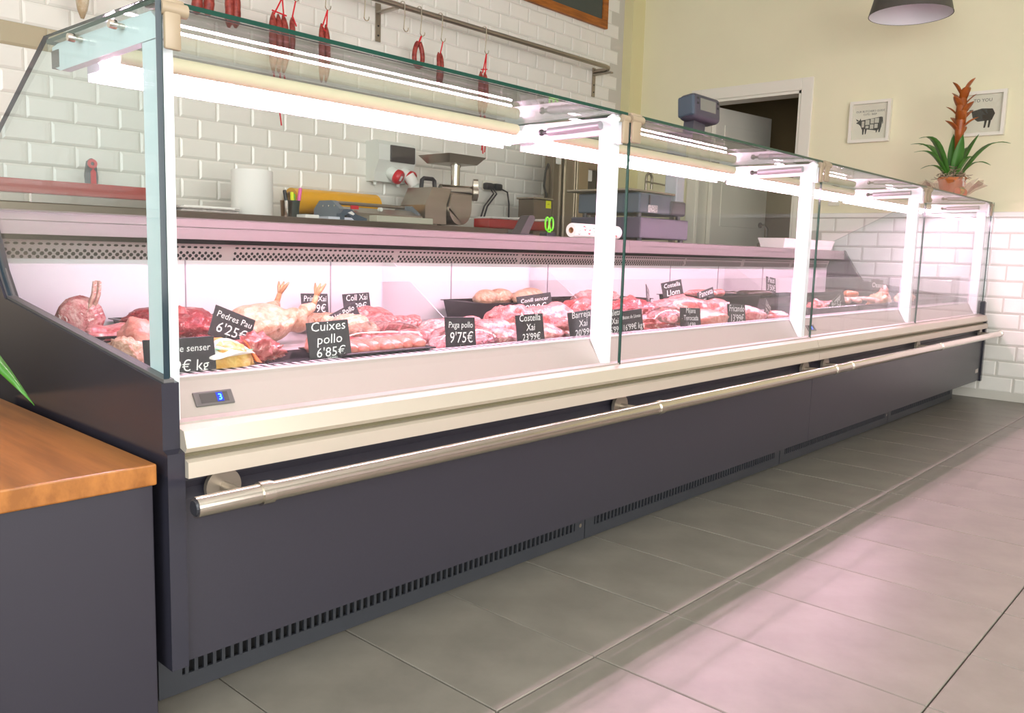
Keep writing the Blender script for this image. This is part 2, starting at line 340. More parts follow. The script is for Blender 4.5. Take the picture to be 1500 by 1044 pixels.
# ================================================================ DISPLAY COUNTERS
ZT = 1.232      # top glass
XB = [0.0, 1.325, 2.65, 3.957, 5.264]
ENDP = [(-.036, .12), (-.036, .50), (-.02, .505), (-.02, .618), (.745, .714), (.80, .775), (.886, .918), (1.16, .918), (1.16, .12)]
ENDG = [(-.012, .50), (-.012, 1.236), (.468, 1.243), (1.02, .96), (1.02, .90), (.86, .88), (.78, .76), (.73, .70), (.02, .61), (.02, .5)]
def counter(name, label, k0, left, right):
    x0, xm, x1 = XB[k0], XB[k0+1], XB[k0+2]
    xa = x0+(.03 if left else .001); xz = x1+(.0 if right else -.001)
    t = thing(name, label, 'display counter', ((x0+x1)/2, .5, 0), wc=True, group='refrigerated display counters')
    # lower front panel with the folded groove
    prof = [(-.026, .125), (-.026, .415), (-.012, .432), (-.020, .446), (-.014, .460), (.03, .460), (.03, .125)]
    MB().prism(prof, 'X', xa, xz).build('front_panel', M_BLACK, t)
    MB().prism([(-.048, .457), (-.048, .484), (-.038, .488), (.03, .488), (.03, .457)], 'X', xa, xz).build('lower_bumper_strip', M_ALU, t)
    MB().prism([(-.018, .487), (-.018, .500), (.03, .500), (.03, .487)], 'X', xa, xz).build('olive_groove', M_GROOVE, t)
    MB().prism([(-.036, .499), (-.044, .508), (-.034, .536), (-.006, .541), (.03, .541), (.03, .499)], 'X', xa, xz).build('upper_bumper_strip', M_ALU, t)
    MB().prism([(-.004, .541), (-.004, .545), (.028, .545), (.028, .541)], 'X', xa, xz).build('glass_channel', M_ALU2, t)
    MB().prism([(.028, .541), (.075, .609), (.095, .612), (.095, .56), (.06, .541)], 'X', xa, xz).build('inner_fascia', M_ALU2, t)
    # slotted air inlet on the deck lip
    lip = MB().box(xa, xz, .075, .135, .606, .611).build('air_inlet', M_INNER, t)
    sl = MB(); n = int((xz-xa)/.022)
    for i in range(n):
        x = xa+.012+i*.022; sl.add([(x, .088, .6114), (x+.011, .088, .6114), (x+.011, .125, .6114), (x, .125, .6114)], [(0, 1, 2, 3)])
    o = sl.build('inlet_slots', M_VOID, lip); o['kind'] = 'stuff'
    # deck, rear wall, duct, worktop, carcass
    MB().box(xa, xz, .095, 1.02, .575, .588).build('deck', mat('deck_steel', '#b8aeb0', .35, metal=.3), t)
    MB().prism([(.03, .10), (.03, .54), (.10, .545), (.10, .575), (1.16, .575), (1.16, .10)], 'X', xa, xz).build('carcass', M_DARK, t)
    MB().box(xa, xz, 1.0, 1.03, .588, .80).build('rear_wall', M_INNER, t)
    for x in (x0+.55, x0+1.06, x0+1.62, x0+2.2):
        if xa < x < xz: MB().box(x-.0015, x+.0015, .997, 1.001, .588, .80).build('rear_wall_seam', mat('seam_grey', '#9d8f98', .5), t)
    du = MB().prism([(.985, .846), (1.0, .797), (1.03, .797), (1.03, .846)], 'X', xa, xz).build('air_duct_panel', M_DUCT, t)
    ho = MB()
    dirv = Vector((0, 1.0-.985, .797-.846)).normalized(); nv = Vector((0, -dirv.z, dirv.y)).normalized()
    if nv.y > 0: nv = -nv
    base = Vector((0, .985, .846))
    def hole(x, s_, r, rx=1):
        cpt = base+dirv*s_+nv*.0008; vs = []
        for q in range(6): vs.append((x+r*rx*math.cos(q*math.pi/3), cpt.y+dirv.y*r*math.sin(q*math.pi/3)*1, cpt.z+dirv.z*r*math.sin(q*math.pi/3)))
        ho.add(vs, [(0, 1, 2, 3, 4, 5)])
    x = xa+.03
    while x < xz-.03:
        seg = (x-x0) % .66
        if seg > .03:
            hole(x, .027, .0050); hole(x+.0095, .036, .0058); hole(x, .045, .0050); hole(x+.004, .010, .0036, 1.9)
        x += .019
    o = ho.build('duct_holes', M_VOID, du); o['kind'] = 'stuff'
    MB().box(xa, xz, .95, 1.1, .846, .862).build('dark_gap', M_VOID, t)
    wt = MB().prism([(.886, .893), (.886, .914), (.895, .918), (1.16, .918), (1.16, .862), (.893, .862), (.893, .893)], 'X', xa, xz).build('worktop', mat('apron_steel', '#8e8182', .4, metal=.35), t)
    MB().box(xa, xz, .884, .896, .859, .891).build('worktop_apron', mat('apron_steel', '#8e8182', .4, metal=.35), wt)
    MB().box(xa, xz, 1.03, 1.15, .58, .862).build('rear_housing', M_DARK, t)
    # kick plate with vent bars
    for b in range(2):
        a = (xa if b == 0 else xm)+.0; z_ = (xm if b == 0 else xz)
        if right and b == 1: z_ = xz-.12
        a += .002; z_ -= .002
        kp = MB(); kp.box(a, z_, .088, .094, .004, .038); kp.box(a, z_, .088, .094, .112, .130)
        kp.box(a, a+.045, .088, .094, .038, .112); kp.box(z_-.045, z_, .088, .094, .038, .112)
        k = kp.build('kick_plate', M_KICK, t)
        MB().box(a+.04, z_-.04, .108, .112, .03, .12).build('vent_backing', M_VOID, k)
        n = int((z_-a-.09)/.0185); st = (z_-a-.09)/n
        if k0 == 0:
            bm_ = MB().box(-.0036, .0036, -.003, .003, .036, .114).mesh('vent_bar', M_KICK)
            for i in range(n): inst('vent_bar', bm_, (a+.045+(i+.5)*st-t.location.x, .091-t.location.y, 0), k)
        else:
            g = MB()
            for i in range(n):
                xx = a+.045+(i+.5)*st; g.box(xx-.0036, xx+.0036, .088, .094, .038, .112)
            g.build('vent_grille', M_KICK, k)['kind'] = 'stuff'
        if b == 0: MB().cyl((z_-.02, .0875, .05), .006, .002, 'Y', 10).build('fixing_screw', M_STEEL, k)
    # end panels and end glasses
    for flag, xo, sgn in ((left, x0, 1), (right, x1+.031, -1)):
        if not flag: continue
        p = MB().prism(ENDP, 'X', xo, xo+sgn*.03).build('end_panel', M_BLACKS, t)
        MB().prism([(y+.004, z+.006) for y, z in ENDP[3:7]]+[(y+.004, z-.004) for y, z in ENDP[6:2:-1]], 'X', xo+sgn*.006, xo+sgn*.024).build('end_panel_edge', mat('edge_grey', '#5a5857', .45), p)
        g = MB(); g.prism(ENDG, 'X', xo+sgn*.008, xo+sgn*.018, side=1)
        g = g.build('end_glass', [GLASSB, GEDGED], t)
        for yb, zb in ((.13, 1.212), (.31, 1.216)):
            MB().lathe([(.0, -.012), (.007, -.012), (.008, -.005), (.008, .0), (.0045, .001), (.0045, .022)], (xo+sgn*.006, yb, zb), 12, 'X').build('standoff_bolt', M_CHROME, g, smooth=True) if sgn > 0 else \
            MB().cyl((xo-.03, yb, zb), .007, .03, 'X', 12).build('standoff_bolt', M_CHROME, g)
    # posts, arms, struts, levers
    posts = ([x0+.022] if left else [])+[xm-.035, x1-.035]
    for px in posts:
        pm = MB().prism([(.018, 1.177), (.018, .545), (.032, .545), (.068, .606), (.068, 1.177)], 'X', px, px+.028)
        po = pm.build('post', M_WHITEM, t)
        ar = MB().prism([(.012, 1.178), (.012, 1.208), (.03, 1.222), (.43, 1.226), (.46, 1.222), (.46, 1.186), (.42, 1.174)], 'X', px-.002, px+.016).build('canopy_arm', M_WHITEM, t)
        MB().box(px-.003, px+.017, .425, .462, 1.182, 1.215).build('arm_end_bracket', mat('bracket_brown', '#6b5d5a', .5), ar)
        if px > .1:
            sb = MB().tube([(px-.013, .055, 1.202), (px-.013, .24, 1.197)], .0115, 12).build('gas_strut', M_STRUT, ar, smooth=True)
            MB().tube([(px-.013, .24, 1.197), (px-.013, .262, 1.197)], .0055, 8).build('strut_rod', M_DARK, ar)
            MB().ell((px-.013, .268, 1.197), .010, .010, .010).build('strut_ball', M_DARK, ar, smooth='all')
            lv = MB().prism([(-.002, 1.150), (-.002, 1.218), (.012, 1.230), (.03, 1.222), (.03, 1.206), (.014, 1.20), (.012, 1.150)], 'X', px-.016, px-.008); lv.prism([(-.002, 1.150), (-.002, 1.218), (.012, 1.230), (.03, 1.222), (.03, 1.206), (.014, 1.20), (.012, 1.150)], 'X', px+.006, px+.014)
            lv.cyl((px-.02, .006, 1.216), .007, .04, 'X', 12)
            lv.build('hinge_lever', M_WHITEM, ar)
    # glass, clamps, light, blind for each bay
    for b in range(2):
        a = XB[k0+b]; z_ = XB[k0+b+1]
        fa = a+.022 if (left and b == 0) else (a+.011 if b else a+.002); fz = (z_+.008 if b == 0 else z_-.001) if not (right and b == 1) else z_+.010
        g = MB().box; gm = MB(); gm.prism([(fa, .503), (fz, .503), (fz, 1.226), (fa, 1.226)], 'Y', -.006, .002, side=1)
        fg = gm.build('front_glass', [GLASS, GEDGE], t)
        gm = MB(); gm.prism([(a+.012, -.006), (z_-.006, -.006), (z_-.006, .465), (a+.012, .465)], 'Z', ZT-.004, ZT+.004, side=1)
        gm.build('top_glass', [GLASS, GEDGE], t)
        # low inner screen
        gm = MB(); gm.prism([(a+.06, .60), (z_-.03, .60), (z_-.03, .778), (a+.06, .778)], 'Y', .071, .075, side=1)
        gm.build('inner_screen', [GLASS, mat('acrylic_edge', '#e8d8e4', .2)], t)
        for s0, s1 in ((.018 if (left and b == 0) else .004, .062), ):
            cl = MB(); cl.tube([(a+s0, -.006, 1.222), (a+s1, -.006, 1.222)], .0115, 14)
            cl.rbox(a+s0+.004, a+s1-.012, -.015, -.005, 1.158, 1.222, .004)
            cl.rbox(a+s0, a+s1-.004, -.010, .05, 1.229, 1.238, .003)
            cl.build('glass_clamp', M_BEIGEM, fg, smooth=True)
        cl = MB(); cl.rbox(z_-.034, z_-.008, -.014, -.004, 1.152, 1.216, .004); cl.tube([(z_-.034, -.006, 1.218), (z_-.006, -.006, 1.218)], .0105, 12)
        cl.build('glass_clamp', M_BEIGEM, fg, smooth=True)
        la = max(a, xa)+.045; lz = z_-.036
        lh = MB().prism([(.373, 1.180), (.373, 1.188), (.392, 1.201), (.43, 1.2055), (.43, 1.178), (.385, 1.177)], 'X', la, lz).build('lamp_housing', M_WHITEM, t)
        MB().box(la, lz, .4305, .434, 1.163, 1.2055).build('lamp_rear_lip', M_WHITEM, lh)
        MB().box(la, lz, .353, .432, 1.2055, 1.2085).build('lamp_reflector', M_WHITEM, lh)
        MB().tube([(la+.01, .366, 1.193), (lz-.01, .366, 1.193)], .0065, 10).build('led_tube', M_LED, lh, smooth=True)
        MB().tube([(la+.01, .394, 1.172), (lz-.01, .394, 1.172)], .0042, 10).build('led_tube', M_LED, lh, smooth=True)
        MB().tube([(la+.02, .335, 1.205), (lz-.05, .335, 1.205)], .0165, 16).build('roller_blind', M_CREAM, t, smooth=True)
        # glass dividers on the deck
        if not right or b == 0:
            for xd in ((a+(1.275 if left else 1.122), ) if b == 0 else (a+.745, )):
                gm = MB(); gm.prism([(.62, .595), (.99, .595), (.99, .80), (.93, .80)], 'X', xd-.0015, xd+.0015, side=1)
                gm.build('deck_divider', [GLASS, mat('acrylic_edge', '#e8d8e4', .2)], t)
    # thermometer
    xt = x0+(.128 if left else .125)
    R1 = MB().rbox(-.038, .038, -.0025, .0025, -.0145, .0145, .002)
    th = bpy.data.objects.new('thermometer', R1.mesh('thermometer', mat('thermo_grey', '#5f5a58', .4))); COL.objects.link(th); th.parent = t
    th.location = (xt-t.location.x, 0.0475-t.location.y, .571); th.rotation_euler = (R(-34.6), 0, 0)
    MB().box(-.027, .027, -.0032, -.002, -.0095, .0095).build('display_window', mat('thermo_win', '#4a4645', .2), th, off=(0, 0, 0))
    if left:
        MB().box(.004, .017, -.0038, -.003, -.009, .009).build('digit_glow', M_BLUED, th, off=(0, 0, 0))
        text_mb(MB(), '3', .018, .0105, -.0065, -.0042, shear=.05).build('digit', M_BLUE, th, off=(0, 0, 0))
    else:
        MB().box(-.010, .012, -.0038, -.003, -.009, .009).build('digit_glow', M_BLUED, th, off=(0, 0, 0))
        text_mb(MB(), '1', .018, .001, -.0065, -.0042, shear=.05).build('digit', M_BLUE, th, off=(0, 0, 0))
    # tubular bumper rail
    ya, za, rr = -.128, .432, .0175
    r0 = x0+.0 if left else x0+.0; r1 = x1 if not right else x1-.04
    rail = MB().tube([(r0, ya, za), (r1, ya, za)], rr, 20).build('bumper_rail', M_CHROME, t, smooth=True)
    MB().lathe([(0, -.003), (.012, -.003), (.0165, .002), (.0165, .006)], (r0, ya, za), 18, 'X').build('rail_end_cap', M_DARK, rail) if left else None
    for mx, cxx in ((x0+.10, x0+.125), (xm-.02, xm+.03), (x1-.10, x1-.04)):
        if right and mx > xm+.2: mx, cxx = r1-.07, r1-.012
        MB().tube([(cxx-.011, ya, za), (cxx+.011, ya, za)], .0205, 20).build('rail_collar', M_CHROME, rail, smooth=True)
        mo = MB(); mo.cyl((mx, -.037, za-.004), .033, .010, 'Y', 28); mo.tube([(mx, -.03, za-.004), (mx, -.10, za-.004), (mx+.006, ya, za)], .009, 10)
        mo.build('rail_mount', M_STEEL, rail, smooth=True)
    if right:
        MB().rbox(x1-.105, x1-.045, -.0285, -.0255, .178, .203, .001).build('maker_badge', M_ALU2, t)
    return t
counter('display_counter', 'long black refrigerated meat counter with lit glass front, beside the wooden table top', 0, True, False)
counter('display_counter', 'black refrigerated glass counter whose far end meets the white tiled wall', 2, False, True)
# ================================================================ WOODEN TABLE, PLANT LEAF
t = thing('side_table', 'black table unit with a thick oiled wooden top against the counter end', 'table', (-.6, .35, 0), wc=True)
MB().rbox(-1.25, -.016, -.032, .76, .452, .488, .003).build('table_top', M_WOOD, t)
MB().rbox(-1.2, -.02, -.024, .74, 0, .452, .002).build('base', mat('table_black', '#2a2730', .38, bump=.02, scale=150), t)
def leaf_mesh(mb, base, tip, width, droop, n=8, side=None):
    b = Vector(base); e = Vector(tip); d = e-b; L = d.length
    s = d.cross(Vector((0, 0, 1))).normalized() if side is None else Vector(side).normalized()
    vs = []; fs = []
    for i in range(n+1):
        u = i/n; p = b+d*u+Vector((0, 0, droop*math.sin(math.pi*u))); w = width*(math.sin(math.pi*min(1, (u*.86+.14)))**.8)*(1 if u < .99 else .02)
        nn = s.cross(d).normalized()
        vs += [p-s*w, p-nn*w*.25, p+s*w]
    for i in range(n):
        for k in range(2): fs.append((i*3+k, i*3+k+1, i*3+k+4, i*3+k+3))
    mb.add(vs, fs)
def thick(o, t_):
    m = o.modifiers.new('solid', 'SOLIDIFY'); m.thickness = t_; return o
t = thing('potted_plant', 'green leaved pot plant standing on the oiled wooden table top', 'plant', (-.42, .28, .488), wc=True)
MB().lathe([(.05, .488), (.065, .50), (.08, .61), (.085, .62), (.078, .62), (.072, .60), (0, .60)], (-.42, .28, 0), 24).build('pot', M_WHITEP, t, smooth=True)
leaf_green2 = mat('bright_leaf', '#2c6415', .35, col2='#3f7d26', scale=3)
for i, (tp, w, dr_) in enumerate([((-.125, .19, .566), .042, .15), ((-.15, .27, .62), .026, .12), ((-.2, .45, .72), .03, .08), ((-.62, .2, .74), .03, .08), ((-.5, .5, .75), .03, .08), ((-.42, .02, .72), .028, .08), ((-.66, .4, .70), .03, .06)]):
    m = MB(); leaf_mesh(m, (-.42+.01*i, .28, .60), tp, w, dr_, 10, side=(0, .45, 1) if i < 2 else None); thick(m.build('leaf', leaf_green2, t, smooth='all'), .0015)
# ================================================================ BACK COUNTER AND ITS THINGS
ZC = .985
t = thing('back_counter', 'long stainless steel work counter along the white tiled wall', 'counter', (1.3, 2.5, 0), wc=True)
MB().rbox(-1.2, 3.24, 2.2, YB-.004, .945, ZC, .004).build('worktop', M_STEELD, t)
MB().box(-1.18, 3.2, 2.26, YB-.01, .12, .945).build('base_cabinet', M_STEELD, t)
for x in (-1.1, 1.0, 3.1): MB().box(x, x+.05, 2.3, 2.35, 0, .12).build('foot', M_DARK, t)
# red board unit
t = thing('board_rack', 'stainless steel rack carrying the thick red cutting boards', 'rack', (.6, 2.45, ZC), wc=True)
MB().rbox(-.15, 1.14, 2.28, 2.6, ZC+.001, ZC+.036, .003).build('body', M_STEEL, t)
MB().box(.555, .563, 2.276, 2.282, ZC, ZC+.036).build('joint_strip', M_CHROME, t)
b = MB().rbox(-.1, 1.145, 2.29, 2.62, ZC+.037, ZC+.092, .006).build('cutting_board', M_RED); tag(b, 'thick red plastic cutting board lying on the stainless rack', 'cutting board')
t = thing('knife', 'knife with red and grey handle standing upright behind the red board', 'knife', (.93, 2.63, ZC), wc=True)
MB().prism([(.905, ZC+.10), (.952, ZC+.10), (.955, ZC+.14), (.948, ZC+.21), (.93, ZC+.225), (.912, ZC+.21), (.902, ZC+.15)], 'Y', 2.625, 2.647).build('handle', mat('knife_grey', '#3a4048', .5), t)
MB().prism([(.921, ZC+.10), (.945, ZC+.10), (.944, ZC+.165), (.933, ZC+.18), (.922, ZC+.165)], 'Y', 2.620, 2.63).build('grip', M_REDB, t)
MB().lathe([(.008, 0), (.021, 0), (.021, .006), (.008, .006), (.008, 0)], (.93, 2.619, ZC+.20), 16, 'Y').build('handle_ring', M_REDB, t)
MB().prism([(.91, ZC), (.945, ZC), (.945, ZC+.10), (.91, ZC+.10)], 'Y', 2.634, 2.638).build('blade', M_STEEL, t)
# papers
t = thing('paper_stack', 'loose stack of white wrapping papers beside the paper roll', 'paper stack', (1.32, 2.4, ZC), wc=True)
rg = random.Random(3)
for i in range(6):
    m = MB(); a = rg.uniform(-.02, .02); m.box(1.17+a, 1.44+a+rg.uniform(-.02, .03), 2.27+a, 2.5+a, ZC+.0005+i*.005, ZC+.0043+i*.005)
    m.build('sheet', M_PAPER if i > 3 else M_PAPERG, t)
t = thing('paper_roll', 'big upright roll of white paper towel on the steel counter', 'paper roll', (1.57, 2.36, ZC))
MB().lathe([(.022, .004), (.095, 0), (.098, .006), (.098, .212), (.095, .217), (.022, .217), (.022, .004)], n=40).build('paper', M_PAPER, t, smooth=True)
MB().lathe([(.020, 0), (.0215, 0), (.0215, .218), (.020, .218), (.020, 0)], n=20).build('core', M_CARD, t, smooth=True)
# pen cup
t = thing('pen_cup', 'dark mesh pen cup on the steel counter', 'pen cup', (1.83, 2.42, ZC))
MB().lathe([(0, .002), (.036, 0), (.039, .09), (.036, .09), (.033, .006), (0, .006)], n=20).build('cup', mat('mesh_dark', '#2f3b33', .6), t, smooth=True)
for nm, lb, dx, dy, lean, m_, m2, L in (('marker_pen', 'black marker pen standing in the pen cup', -.018, 0, -.18, M_DARK, M_DARK, .135), ('highlighter_pen', 'fluorescent yellow highlighter in the pen cup', .0, -.012, -.05, M_FLUO, M_FLUO, .125),
        ('green_highlighter', 'lime green highlighter in the pen cup', .012, .012, .06, M_LIME, M_LIME, .118), ('pink_scissors_pen', 'black pen with pink barrel leaning in the pen cup', .024, -.008, .16, M_DARK, M_PINK, .15)):
    t = thing(nm, lb, 'pen', (1.83+dx, 2.42+dy, ZC+.008)); t.rotation_euler = (0, lean, 0)
    MB().lathe([(.005, 0), (.0075, .01), (.0075, L*.55), (.009, L*.56)], n=10).build('barrel', m_, t, smooth=True); MB().lathe([(.0095, L*.56), (.0095, L*.95), (.007, L)], n=10).build('cap', m2, t, smooth=True)
t = thing('glass_tumbler', 'small amber drinking glass beside the pen cup', 'glass', (1.76, 2.36, ZC)); MB().lathe([(0, .001), (.027, 0), (.031, .085), (.029, .085), (.025, .006), (0, .006)], n=20).build('tumbler', glass('amber_glass', (.75, .65, .55, 1), .06), t, smooth=True)
o = MB().rbox(1.80, 1.88, 2.25, 2.33, ZC+.0005, ZC+.018, .002).build('note_pad', M_PAPER); tag(o, 'small white note pad in front of the pen cup', 'note pad')
o = MB().rbox(1.93, 2.1, 2.24, 2.4, ZC+.0005, ZC+.014, .002).build('booklet', mat('booklet_white', '#d7dae6', .6)); tag(o, 'flat pale blue booklet in front of the yellow roll', 'booklet')
# cling film roll
t = thing('film_roll', 'long yellow roll of wrapping film lying on the steel counter', 'film roll', (2.29, 2.69, ZC+.106))
MB().lathe([(.048, -.29), (.07, -.29), (.07, .29), (.048, .29), (.048, -.29)], n=36, axis='X').build('film', M_YELLOW, t, smooth=True)
MB().lathe([(.042, -.30), (.048, -.30), (.048, .30), (.042, .30), (.042, -.30)], n=30, axis='X').build('core', M_CARD, t, smooth=True)
# wrapping machine
t = thing('wrapping_machine', 'low stainless film wrapping machine with hot plate', 'wrapping machine', (2.4, 2.42, ZC), wc=True)
MB().prism([(2.28, ZC+.001), (2.28, ZC+.045), (2.36, ZC+.075), (2.53, ZC+.075), (2.53, ZC+.001)], 'X', 2.08, 2.60).build('body', M_STEEL, t)
MB().prism([(2.3, ZC+.01), (2.3, ZC+.06), (2.37, ZC+.104), (2.48, ZC+.104), (2.53, ZC+.06), (2.53, ZC+.01)], 'X', 2.04, 2.072).build('side_cheek', mat('cheek_grey', '#7f8a92', .4, metal=.3), t)
MB().prism([(2.3, ZC+.01), (2.3, ZC+.06), (2.37, ZC+.104), (2.48, ZC+.104), (2.53, ZC+.06), (2.53, ZC+.01)], 'X', 2.58, 2.60).build('side_cheek', mat('cheek_grey', '#7f8a92', .4, metal=.3), t)
MB().rbox(2.06, 2.56, 2.63, 2.755, ZC+.0005, ZC+.0355, .003).build('roll_cradle', M_STEELD, t)
MB().tube([(2.06, 2.42, ZC+.096), (2.59, 2.42, ZC+.096)], .010, 12).build('film_bar', M_STEEL, t, smooth=True)
MB().rbox(2.12, 2.17, 2.305, 2.315, ZC+.062, ZC+.082, .002).build('red_switch', M_REDB, t)
MB().cyl((2.31, 2.29, ZC+.070), .011, .02, 'Y', 14).build('knob', M_ELEC, t)
for x in (2.045, 2.055, 2.065): MB().cyl((2.036, 2.34+(x-2.045)*5, ZC+.075), .005, .004, 'X', 8).build('screw', M_CHROME, t)
MB().rbox(2.22, 2.62, 2.212, 2.30, ZC+.001, ZC+.034, .003).build('hot_plate', mat('plate_cream', '#c5c4b0', .4), t)
t = thing('tape_gun', 'slate blue price labelling gun lying before the wrapping machine', 'label gun', (2.10, 2.25, ZC+.002))
MB().prism([(-.10, 0), (-.10, .03), (-.075, .055), (-.03, .055), (.0, .03), (.07, .012), (.07, 0), (-.01, 0), (-.05, .03), (-.075, .02), (-.075, 0)], 'Y', -.015, .02).build('body', M_BLUEG, t)
MB().prism([(-.055, .036), (-.03, .045), (-.01, .032), (-.02, .024)], 'Y', -.0155, -.0148).build('badge', M_PAPER, t)
# meat grinder
gx, gy = 2.91, 2.45
t = thing('meat_grinder', 'polished stainless electric meat grinder with a feed tray on top', 'meat grinder', (gx, gy, ZC), wc=True)
MB().prism([(2.69, ZC+.012), (2.69, ZC+.12), (2.745, ZC+.225), (2.90, ZC+.225), (2.86, ZC+.13), (2.86, ZC+.012)], 'Y', 2.36, 2.58).build('motor_housing', M_STEEL, t)
MB().prism([(2.862, ZC+.10)]+[(2.957+.095*math.cos(R(a)), ZC+.115+.103*math.sin(R(a))) for a in range(180, 361, 15)]+[(3.052, ZC+.195), (2.89, ZC+.195)], 'Y', 2.34, 2.52).build('gear_cover', M_STEEL, t)
MB().tube([(2.88, 2.44, ZC+.215), (3.09, 2.37, ZC+.215)], .040, 20).build('barrel', M_CHROME, t, smooth=True)
nb = MB(); an = Vector((.80, -.60, 0)).normalized(); si = Vector((0, 0, 1)); sj = an.cross(si).normalized()
c_ = Vector((3.085, 2.37, ZC+.215)); vs = []
for k in range(36):
    a = 2*math.pi*k/36; r_ = .050+.036*max(0, math.cos(3*(a-.35)/2*2/2))**6
    vs.append(c_+si*math.cos(a)*r_+sj*math.sin(a)*r_)
nb.add([v[:] for v in vs]+[(v+an*.03)[:] for v in vs], [tuple(range(35, -1, -1)), tuple(range(36, 72))]+[(i, (i+1) % 36, 36+(i+1) % 36, 36+i) for i in range(36)])
nb = nb.build('ring_nut', M_STEEL, t)
pl = MB(); c0 = c_+an*.0305; pl.tube([c0[:], (c0+an*.004)[:]], .033, 20); pl.build('die_plate', mat('die_red', '#a5523f', .5, var=.3, scale=120), nb)
MB().lathe([(.028, ZC+.235), (.028, ZC+.36), (.033, ZC+.36), (.033, ZC+.375), (.028, ZC+.375), (.028, ZC+.385)], (2.985, 2.42, 0), 20).build('feed_neck', M_CHROME, t, smooth=True)
ft = MB(); mx_, my_ = 2.985, 2.45
def rect(a, b, z): return [(mx_-a, my_-b, z), (mx_+a, my_-b, z), (mx_+a, my_+b, z), (mx_-a, my_+b, z)]
zz0, zz1 = ZC+.380, ZC+.428
ft.add(rect(.115, .10, zz0)+rect(.155, .14, zz1)+rect(.151, .136, zz1)+rect(.112, .097, zz0+.004), [(3, 2, 1, 0), (12, 13, 14, 15)]+[(i, (i+1) % 4, 4+(i+1) % 4, 4+i) for i in range(4)]+[(4+i, 4+(i+1) % 4, 8+(i+1) % 4, 8+i) for i in range(4)]+[(8+i, 8+(i+1) % 4, 12+(i+1) % 4, 12+i) for i in range(4)])
ft.build('feed_tray', M_STEEL, t)
MB().tube([(2.78, 2.5, ZC+.222), (2.785, 2.5, ZC+.275), (2.80, 2.5, ZC+.285), (2.87, 2.5, ZC+.285), (2.885, 2.5, ZC+.275), (2.89, 2.5, ZC+.222)], .013, 8).build('carry_handle', M_DARK, t)
for x in (2.71, 2.84):
    for y in (2.40, 2.55): MB().cyl((x, y, ZC+.0005), .014, .0125, 'Z', 12).build('foot', M_DARK, t)
# power box
t = thing('power_socket_box', 'grey wall power box with two red industrial sockets and smoked window', 'socket box', (2.70, YB, 1.35), wc=True)
MB().prism([(YB-.001, 1.245), (YB-.001, 1.485), (YB-.10, 1.485), (YB-.125, 1.46), (YB-.125, 1.37), (YB-.09, 1.30), (YB-.075, 1.245)], 'X', 2.58, 2.87).build('housing', M_ELEC, t)
MB().rbox(2.665, 2.86, YB-.133, YB-.12, 1.362, 1.462, .008).build('smoked_flap', M_SMOKE, t)
for x in (2.62, 2.80): MB().cyl((x, YB-.04, 1.225), .012, .02, 'Z', 10).build('cable_gland', M_ELEC, t)
for i, x in enumerate((2.70, 2.80)):
    so = bpy.data.objects.new('red_socket', MB().lathe([(.0, 0), (.042, 0), (.042, .045), (.036, .06), (0, .06)], n=22).mesh('red_socket', M_ELEC, True)); COL.objects.link(so); so.parent = t
    so.location = (x-t.location.x, -.075, 1.308-t.location.z); so.rotation_euler = (R(118), 0, R(28))
    MB().lathe([(0, .058), (.042, .050), (.045, .06), (.045, .078), (.038, .088), (0, .088)], n=22).build('lid', M_REDB, so, smooth=True, off=(0, 0, 0))
    MB().box(-.014, .014, -.016, .016, .087, .0895).build('lid_mark', M_CHALK, so, off=(0, 0, 0))
t = thing('industrial_plug', 'white round industrial plug with grey cable in the red socket', 'plug', (2.83, YB-.16, 1.25), wc=True)
MB().tube([(2.80, YB-.14, 1.29), (2.83, YB-.17, 1.23)], .034, 16).build('plug_body', M_PAPER, t, smooth=True)
MB().tube([(2.828, YB-.168, 1.234), (2.85, YB-.185, 1.19)], [.026, .020], 14).build('plug_neck', M_ELEC, t, smooth=True)
MB().tube([(2.85, YB-.185, 1.195), (2.865, YB-.19, 1.16), (2.86, YB-.17, ZC+.005)], .009, 8).build('cable', M_DARK, t, smooth=True)
# wall outlet with plugs and cords
t = thing('wall_outlet', 'cream double wall outlet on the white tiles', 'outlet', (3.65, YB, 1.3), wc=True)
MB().rbox(3.58, 3.72, YB-.022, YB-.002, 1.26, 1.33, .006).build('plate', M_WHITEP, t)
for nm, lb, xs, pts in (('double_power_cable', 'dark looping double cable plugged in the wall outlet', 3.60, [(3.60, -.05, 1.29), (3.63, -.07, 1.24), (3.55, -.06, 1.15), (3.51, -.06, 1.05), (3.50, -.06, .99)]),
        ('power_lead', 'thin single dark lead hanging from the wall outlet', 3.69, [(3.72, -.05, 1.28), (3.78, -.06, 1.26), (3.80, -.06, 1.18), (3.80, -.06, 1.08), (3.79, -.06, .99)])):
    t = thing(nm, lb, 'cord', (xs, YB-.05, 1.28), wc=True)
    MB().rbox(xs-.035, xs+.035, YB-.07, YB-.022, 1.265, 1.312, .012).build('plug', M_DARK, t, smooth=True)
    MB().tube([(x, YB+y, z) for x, y, z in pts], .006, 8).build('cable', M_DARK, t, smooth=True)
    if nm == 'double_power_cable': MB().tube([(x+.03, YB+y, z) for x, y, z in pts], .006, 8).build('cable', M_DARK, t, smooth=True)
